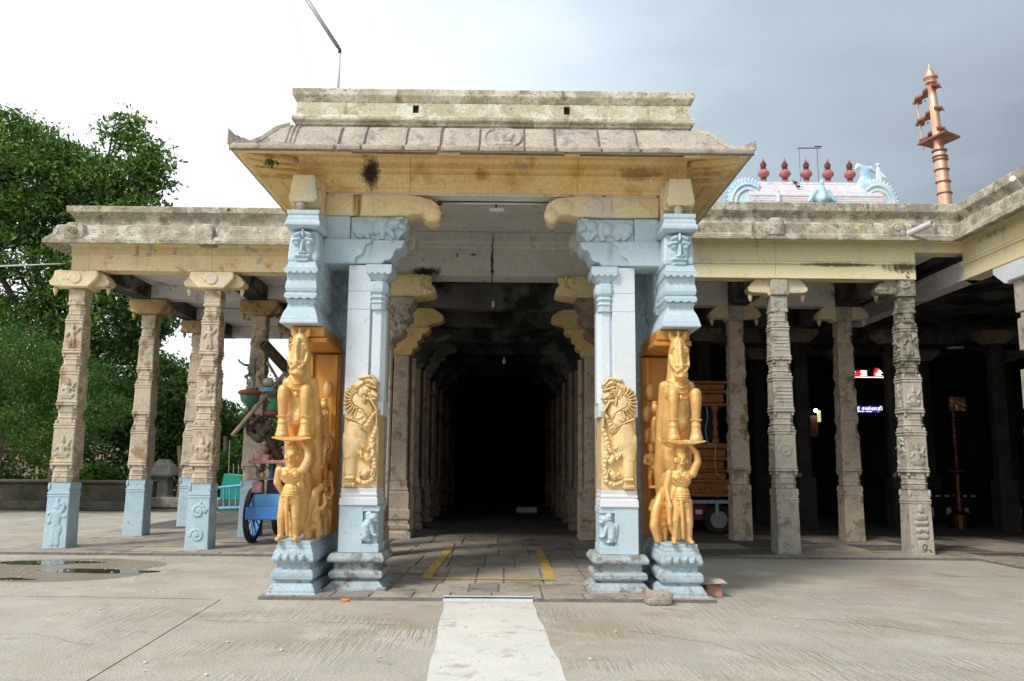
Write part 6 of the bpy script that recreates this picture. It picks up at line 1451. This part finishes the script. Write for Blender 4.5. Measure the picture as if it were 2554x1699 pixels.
def tree(name, label, base, blobs, m, npts, per, size, spread, seed, trunk_r=.35, slim=.45, group=None):
    T = thing(name, label, 'tree', base, group)
    b = MB(); bx, by = base[:2]
    top = Vector((np.mean([q[0] for q in blobs]), np.mean([q[1] for q in blobs]), np.mean([q[2] for q in blobs])))
    mid = Vector((bx, by, 0)).lerp(top, .45) + Vector((.2, 0, 0)); mid.x = bx * .7 + top.x * .3
    pts = [Vector((bx, by, -.1)), Vector((bx + .1, by, mid.z * .5)), mid]
    b.tube(pts, trunk_r * 1.25, 10, trunk_r * .8)
    for q in blobs:
        e_ = Vector(q[:3]); m1 = mid.lerp(e_, .5) + noise.noise_vector(e_) * .8
        b.tube([mid - Vector((0, 0, .3)), m1, e_], trunk_r * (.42 if min(q[3:6]) > 1.2 else .12), 7, .03)
        for k in range(5):
            a = e_ + Vector(rng.normal(0, 1, 3)).normalized() * min(q[3:6]) * .8; b.tube([m1.lerp(e_, .6), (m1.lerp(e_, .6) + a) / 2 + Vector((0, 0, .1)), a], .05, 5, .015)
    b.build('trunk', M['bark'], T)
    leaves('crown', crown_points(blobs, npts, seed), m, T, size, per, spread, seed, slim)
    return T
tree('broadleaf_tree', 'large dark broadleaf tree filling the left edge behind the left hall', (-15.6, 30, 0),
     [(-20.5, 29.5, 11.3, 2.8, 2.2, 2.2), (-18.2, 29, 12.9, 1.6, 1.6, 1.3), (-16.9, 29, 11.3, 2.0, 1.8, 1.7), (-14.9, 29, 11.2, 1.7, 1.5, 1.3), (-16.2, 29, 12.4, .9, .8, .6), (-14.0, 29, 13.5, .7, .6, .55), (-13.3, 29, 12.7, .7, .7, .5), (-13.6, 29, 11.4, 1.1, 1.1, .9), (-12.7, 29, 11.9, .45, .6, .7), (-12.9, 29, 10.1, 1.0, 1.1, .8),
      (-14.0, 29.5, 9.2, 2.0, 2.0, 1.6), (-17.6, 30, 8.2, 3.0, 2.4, 2.2), (-21.5, 30, 7.6, 3.2, 2.4, 2.6), (-14.2, 30, 6.8, 2.0, 1.9, 1.5), (-17.4, 31, 5.3, 2.6, 2.0, 1.6), (-14.2, 31, 4.7, 1.2, 1.4, 1.3), (-13.3, 30.5, 7.0, .9, 1.0, 1.2)],
     M['leaf'], 1650, 70, .098, .30, 3, .42, .42)
tree('feathery_tree', 'lower feathery grey-green tree before the big tree at the left edge', (-16.0, 26.5, 0),
     [(-15.6, 26, 4.6, 2.2, 1.4, 1.3), (-13.6, 26.2, 4.1, 1.4, 1.1, .8), (-12.7, 26.2, 3.2, 1.0, .9, .6), (-15.0, 26, 3.0, 1.8, 1.2, .8), (-17.2, 26.2, 3.2, 1.6, 1.2, 1.2), (-14.0, 26.2, 2.4, 1.4, 1.0, .5)],
     M['leaf2'], 900, 56, .065, .22, 5, .16, .22)
tree('bushy_tree', 'dark bushy tree seen between the second row pillar and the scroll-carved pillar', (-12.2, 35, 0),
     [(-13.4, 35, 3.9, 1.0, 1.2, 1.1), (-12.2, 35, 3.3, 1.0, 1.1, .9), (-15.0, 36, 4.6, 1.5, 1.5, 1.5), (-13.2, 35, 2.4, 1.8, 1.4, 1.0), (-16.2, 36, 3.6, 1.8, 1.4, 1.4)],
     M['leaf'], 800, 34, .11, .27, 9, .22)
tree('yard_tree', 'mid green tree behind the barrier, seen left of the horse pillar', (-10.4, 38, 0),
     [(-12.8, 38, 2.5, 1.3, 1.2, 1.1), (-11.5, 38.2, 2.9, 1.2, 1.3, 1.0), (-10.2, 38, 4.0, 1.1, 1.2, 1.3), (-9.2, 38, 3.3, 1.3, 1.2, 1.4), (-8.2, 38, 4.6, 1.4, 1.2, 1.6)],
     M['leaf3'], 700, 30, .10, .24, 12, .18)
T = thing('flowering_shrub', 'bright green shrub with yellow blossoms beyond the barrier', 'shrub', (-9.9, 33, 0))
cp_ = crown_points([(-9.9, 33, 1.9, .8, .7, .9), (-9.2, 33, 2.5, .7, .6, .7), (-10.6, 33, 1.4, .7, .6, .7)], 420, 21)
leaves('foliage', cp_, M['leaf3'], T, .09, 9, .14, 22)
b = MB()
for k in range(60): p = cp_[k * 5]; b.ball((p[0], p[1] - .3, p[2] + .1), .035, 5, 4)
b.build('blossoms', M['yline'], T); b = MB()
for k in range(6): b.tube([(-9.9 + .1 * k - .3, 33, -.06), (-9.9 + .25 * k - .6, 33, 2.0)], .025, 5)
b.build('stems', M['bark'], T)
for i, (x, y, h_, l_) in enumerate(((-15.0, 31.6, 1.4, 'bright green bush on the ground behind the outer left pillar'), (-11.6, 34, 1.2, 'green bush behind the leaning post'))):
    T = thing('bush', l_, 'bush', (x, y, 0), 'bushes in the yard')
    leaves('foliage', crown_points([(x, y, h_ * .5, .9, .7, h_ * .55)], 300, 30 + i), M['leaf3'], T, .09, 10, .14, 31 + i)
    MB().tube([(x, y, -.06), (x, y, h_ * .6)], .04, 5).build('stem', M['bark'], T)
# shaded hedge and undergrowth below the big tree: one mass
hp = crown_points([(-27 + i * 1.5, 34.5 + (i % 3) * .8, 1.3 + .5 * math.sin(i * 2.1), 1.3, 1.0, 1.5) for i in range(10)] + [(-24 + i * 2.2, 37, 3.4 + math.sin(i), 1.7, 1.0, 1.5) for i in range(6)], 2300, 61)
T = thing('hedge', '', '', (-20, 35, 0), kind='stuff')
o = leaves('hedge', hp, M['leaf'], T, .12, 10, .22, 62); o.parent = None; o.location = T.location; bpy.data.objects.remove(T); tag(o, 'dark undergrowth behind the shaded platform', 'undergrowth', kind='stuff')
# distant tree belt behind the compound wall: one mass
T = thing('far_tree_line', '', '', (-20, 55, 0), kind='stuff')
o = leaves('far_foliage', crown_points([(-60 + i * 5.2, 54 + (i % 3) * 2, 3.6 + 1.6 * math.sin(i * 1.7), 3.4, 2.0, 3.2) for i in range(8)], 1700, 41), M['leaf'], T, .24, 10, .45, 42)
o.parent = None; o.location = T.location; bpy.data.objects.remove(T); tag(o, 'belt of distant trees behind the far cream wall', 'trees', kind='stuff')

# ------------------------------------------------------------------ wooden temple carriage on a truck bed, right hall
K = thing('wooden_carriage', 'varnished orange wooden temple carriage on rubber tyres in the right hall', 'carriage', (4.1, 20.6, 0))
OW = M['orangewood']
for z0, z1, o_ in ((.90, .98, .10), (.985, 1.22, .04), (1.225, 1.30, .09), (1.305, 1.47, .0), (1.475, 1.53, .07), (1.535, 1.74, -.03), (1.745, 1.82, .06), (1.825, 2.02, .0), (2.025, 2.14, .10)):
    MB().box(2.95 - o_, 5.2 + o_, 20.0 - o_, 21.6 + o_, z0, z1).build('wood_tier', OW, K, bevel=.02, seg=2)
for x in (3.1, 3.85, 4.6, 5.0): MB().lathe(x, 20.1, [(.09, 2.15), (.09, 2.25), (.05, 2.3), (.07, 2.42), (.045, 2.5), (.07, 2.62), (.045, 2.8), (.06, 2.9), (.09, 2.95), (.09, 3.02)], 14).build('turned_column', OW, K, smooth=False)
for z0, z1, o_ in ((3.02, 3.10, .04), (3.105, 3.32, .0), (3.325, 3.40, .10), (3.405, 3.55, .02), (3.555, 3.62, .12)): MB().box(2.95 - o_, 5.2 + o_, 20.0 - o_, 21.6 + o_, z0, z1).build('wood_tier', OW, K, bevel=.02)
for k in range(9): MB().ball((3.0 + k * .27, 19.93, 1.10), (.09, .03, .05), 8, 6).build('carved_swag', OW, K, smooth=True)
MB().box(3.2, 5.0, 20.4, 21.4, 2.15, 3.0).build('inner_box', M['navy'], K)
MB().box(2.9, 5.35, 19.95, 21.7, .74, .82).box(4.93, 5.0, 19.95, 20.05, .45, .74).box(3.6, 3.67, 19.95, 20.05, .45, .74).build('blue_frame', M['bluebase'], K, bevel=.01)
MB().box(3.0, 4.8, 20.3, 21.5, .35, .73).build('truck_chassis', M['rust'], K)
MB().box(4.45, 4.6, 19.94, 19.96, .5, .6).build('number_plate', M['whitetile'], K)
for x in (5.02, 3.3):
    b = MB(); n = 24
    def rr_(r, y): return [(x + r * math.cos(2 * math.pi * k / n), y, .37 + r * math.sin(2 * math.pi * k / n)) for k in range(n)]
    b.rings([rr_(.2, 20.06), rr_(.29, 20.03), rr_(.34, 20.07), rr_(.34, 20.25), rr_(.29, 20.29), rr_(.2, 20.26)]); ty = b.build('tyre', M['rubber'], K)
    b = MB(); b.rings([rr_(.2, 20.052), rr_(.17, 20.06), rr_(.15, 20.10), rr_(.07, 20.09), rr_(.05, 20.05)]); b.build('wheel_hub', M['steel'], ty)
b = MB(); pts = [(4.75 + .03 * math.sin(k), 19.9, 3.0 - k * .12) for k in range(8)] + [(4.95, 19.9, 2.1), (4.9, 19.85, 1.7), (4.93, 19.85, 1.45), (5.1, 19.85, 1.3)]
b.tube(pts, .010, 5); tag(b.build('hanging_cable', M['pvc'], loc=(4.8, 19.9, 2)), 'pale cable hanging down the side of the orange wooden carriage', 'cable')

# ------------------------------------------------------------------ signs, lamps and lamp pillar in the dark hall
def text(name, s, size, loc, m, parent=None, font=None, ext=.004, ax='CENTER'):
    cu = bpy.data.curves.new(name, 'FONT'); cu.body = s; cu.size = size; cu.extrude = ext; cu.align_x = ax; cu.align_y = 'CENTER'
    t = bpy.data.objects.new(name, cu); link(t); dg = bpy.context.evaluated_depsgraph_get(); dg.update()
    me = bpy.data.meshes.new_from_object(t.evaluated_get(dg)); bpy.data.objects.remove(t)
    me.transform(Matrix.Rotation(R(90), 4, 'X'))
    o0 = ORG.get(parent, Vector((0, 0, 0)))
    me.transform(Matrix.Translation(Vector(loc) - o0)); me.materials.clear(); me.materials.append(m); me.name = name
    o = link(bpy.data.objects.new(name, me)); ORG[o] = o0
    if parent: o.parent = parent
    return o
T = thing('blue_sign', 'glowing blue sign with white Tamil lettering in the right hall', 'sign', (9.0, 21.2, 3.0))
MB().box(8.45, 9.47, 21.2, 21.25, 2.98, 3.15).build('sign_panel', M['blueglow'], T)
text('lettering', 'நாதர் சன்னதி', .125, (9.06, 21.195, 3.08), M['whiteglow'], T); MB().box(8.86, 9.06, 21.19, 21.197, 3.0, 3.015).box(9.1, 9.25, 21.19, 21.197, 3.0, 3.015).build('small_line', M['whiteglow'], T)
T = thing('red_sign', 'red and white lit neon sign high in the dark right hall', 'sign', (9.1, 21.2, 3.9))
MB().box(8.6, 9.6, 21.2, 21.24, 3.87, 3.89).build('bottom_strip', M['whiteglow'], T)
def plate(poly, m, nm): b = MB(); b.prism(poly, 'y', 21.19, 21.22); b.build(nm, M[m], T)
plate([(8.66, 3.90), (8.66, 3.97), (8.73, 4.02), (8.88, 4.03), (8.88, 3.90)], 'whiteglow', 'white_letter')
plate([(8.885, 3.90), (8.885, 4.03), (8.98, 4.05), (9.04, 3.98), (8.98, 3.90)], 'redglow', 'red_shape')
for k in range(4): plate([(9.0 + .02 * (k % 2), 3.91 + k * .04), (9.18, 3.91 + k * .04), (9.17, 3.93 + k * .04), (9.02, 3.93 + k * .04)], 'whiteglow', 'white_bar')
plate([(9.34, 3.90), (9.36, 4.04), (9.42, 4.12), (9.50, 4.10), (9.56, 3.98), (9.46, 3.90)], 'redglow', 'red_shape')
b = MB(); b.prism([(9.40, 3.91), (9.38, 3.97), (9.44, 4.0), (9.46, 4.07), (9.52, 4.05), (9.57, 3.98), (9.51, 3.97), (9.52, 3.93), (9.59, 3.91)], 'y', 21.17, 21.188); b.build('white_curl', M['whiteglow'], T)
b = MB(); b.ball((8.12, 22, 3.08), .045, 10, 8); tag(b.build('lit_bulb', M['bulb'], loc=(8.12, 22, 3.08)), 'bright white bulb burning in the dark behind the bare grey pillar', 'bulb')
b = MB(); b.box(8.17, 8.25, 22, 22.03, 2.78, 3.08); tag(b.build('yellow_lamp_panel', M['yellamp'], loc=(8.2, 22, 2.9)), 'narrow yellow lit panel hanging below the bright bulb', 'lamp')
b = MB(); b.box(7.35, 8.2, 22.1, 22.14, 2.4, 2.95); tag(b.build('picture_board', M['kdark'], loc=(7.8, 22.1, 2.6)), 'dim picture board under the bright bulb', 'board')
b = MB(); b.lathe(11.92, 22, [(.0, 4.74), (.2, 4.75), (.22, 4.78), (.0, 4.80)], 20); tag(b.build('round_ceiling_lamp', M['pvc'], loc=(11.92, 22, 4.77)), 'round pale lamp under the dark ceiling of the right hall', 'lamp')
T = thing('brass_lamp_pillar', 'brass lamp pillar of stacked discs with a copper square on top', 'lamp', (12.0, 22.5, 0))
b = MB(); pr = [(.3, .05), (.3, .4), (.12, .5), (.10, 1.4)]
for k in range(9):
    z = 1.55 + k * .19; pr += [(.07, z), (.17 - .008 * k, z + .01), (.17 - .008 * k, z + .03), (.07, z + .06)]
b.lathe(12.0, 22.5, pr, 20); b.build('disc_column', M['brass'], T)
MB().lathe(12.0, 22.5, [(.1, 1.5), (.42, 1.53), (.42, 1.55), (.1, 1.57)], 24).build('oil_tray', M['brass'], T)
MB().box(11.86, 12.32, 22.4, 22.44, 3.12, 3.50).build('copper_square', M['copperdark'], T)
relief('embossing', fig_random(.44, .36, 51) + fig_random(.44, .36, 52), .44, .36, M['copper'], T, (11.87, 22.398, 3.13), .04, .02)
T = thing('tiled_railing', 'black and white tiled low railing deep in the right hall', 'railing', (12, 24.2, 0))
MB().box(10.0, 16.5, 24.2, 24.4, .04, .95).build('railing_body', M['blacktile'], T)
for k in range(16):
    x = 11.5 + k * .25 + (.75 if k > 7 else 0)
    MB().box(x, x + .13, 24.185, 24.199, .80, .86).build('white_tile', M['whitetile'], T)
    if k % 4 != 3: MB().box(x + .03, x + .16, 24.185, 24.199, .24, .5).build('white_tile', M['whitetile'], T)
for x, y, s_ in ((9.93, 21.36, 'சிவ'), (7.3, 21.36, 'சிவ')):
    T = text('pillar_lettering', s_, .17, (x, y, 1.42), M['whitetile']); tag(T, 'white hand-painted Tamil letters on the hall pillar ' + ('left of the lichen-stained pillar' if x > 9 else 'behind the bare grey pillar'), 'lettering')

# every thing carries its kind
for o in list(S.objects):
    if o.parent is None and o.type in ('MESH', 'EMPTY') and 'kind' not in o: o['kind'] = 'structure'
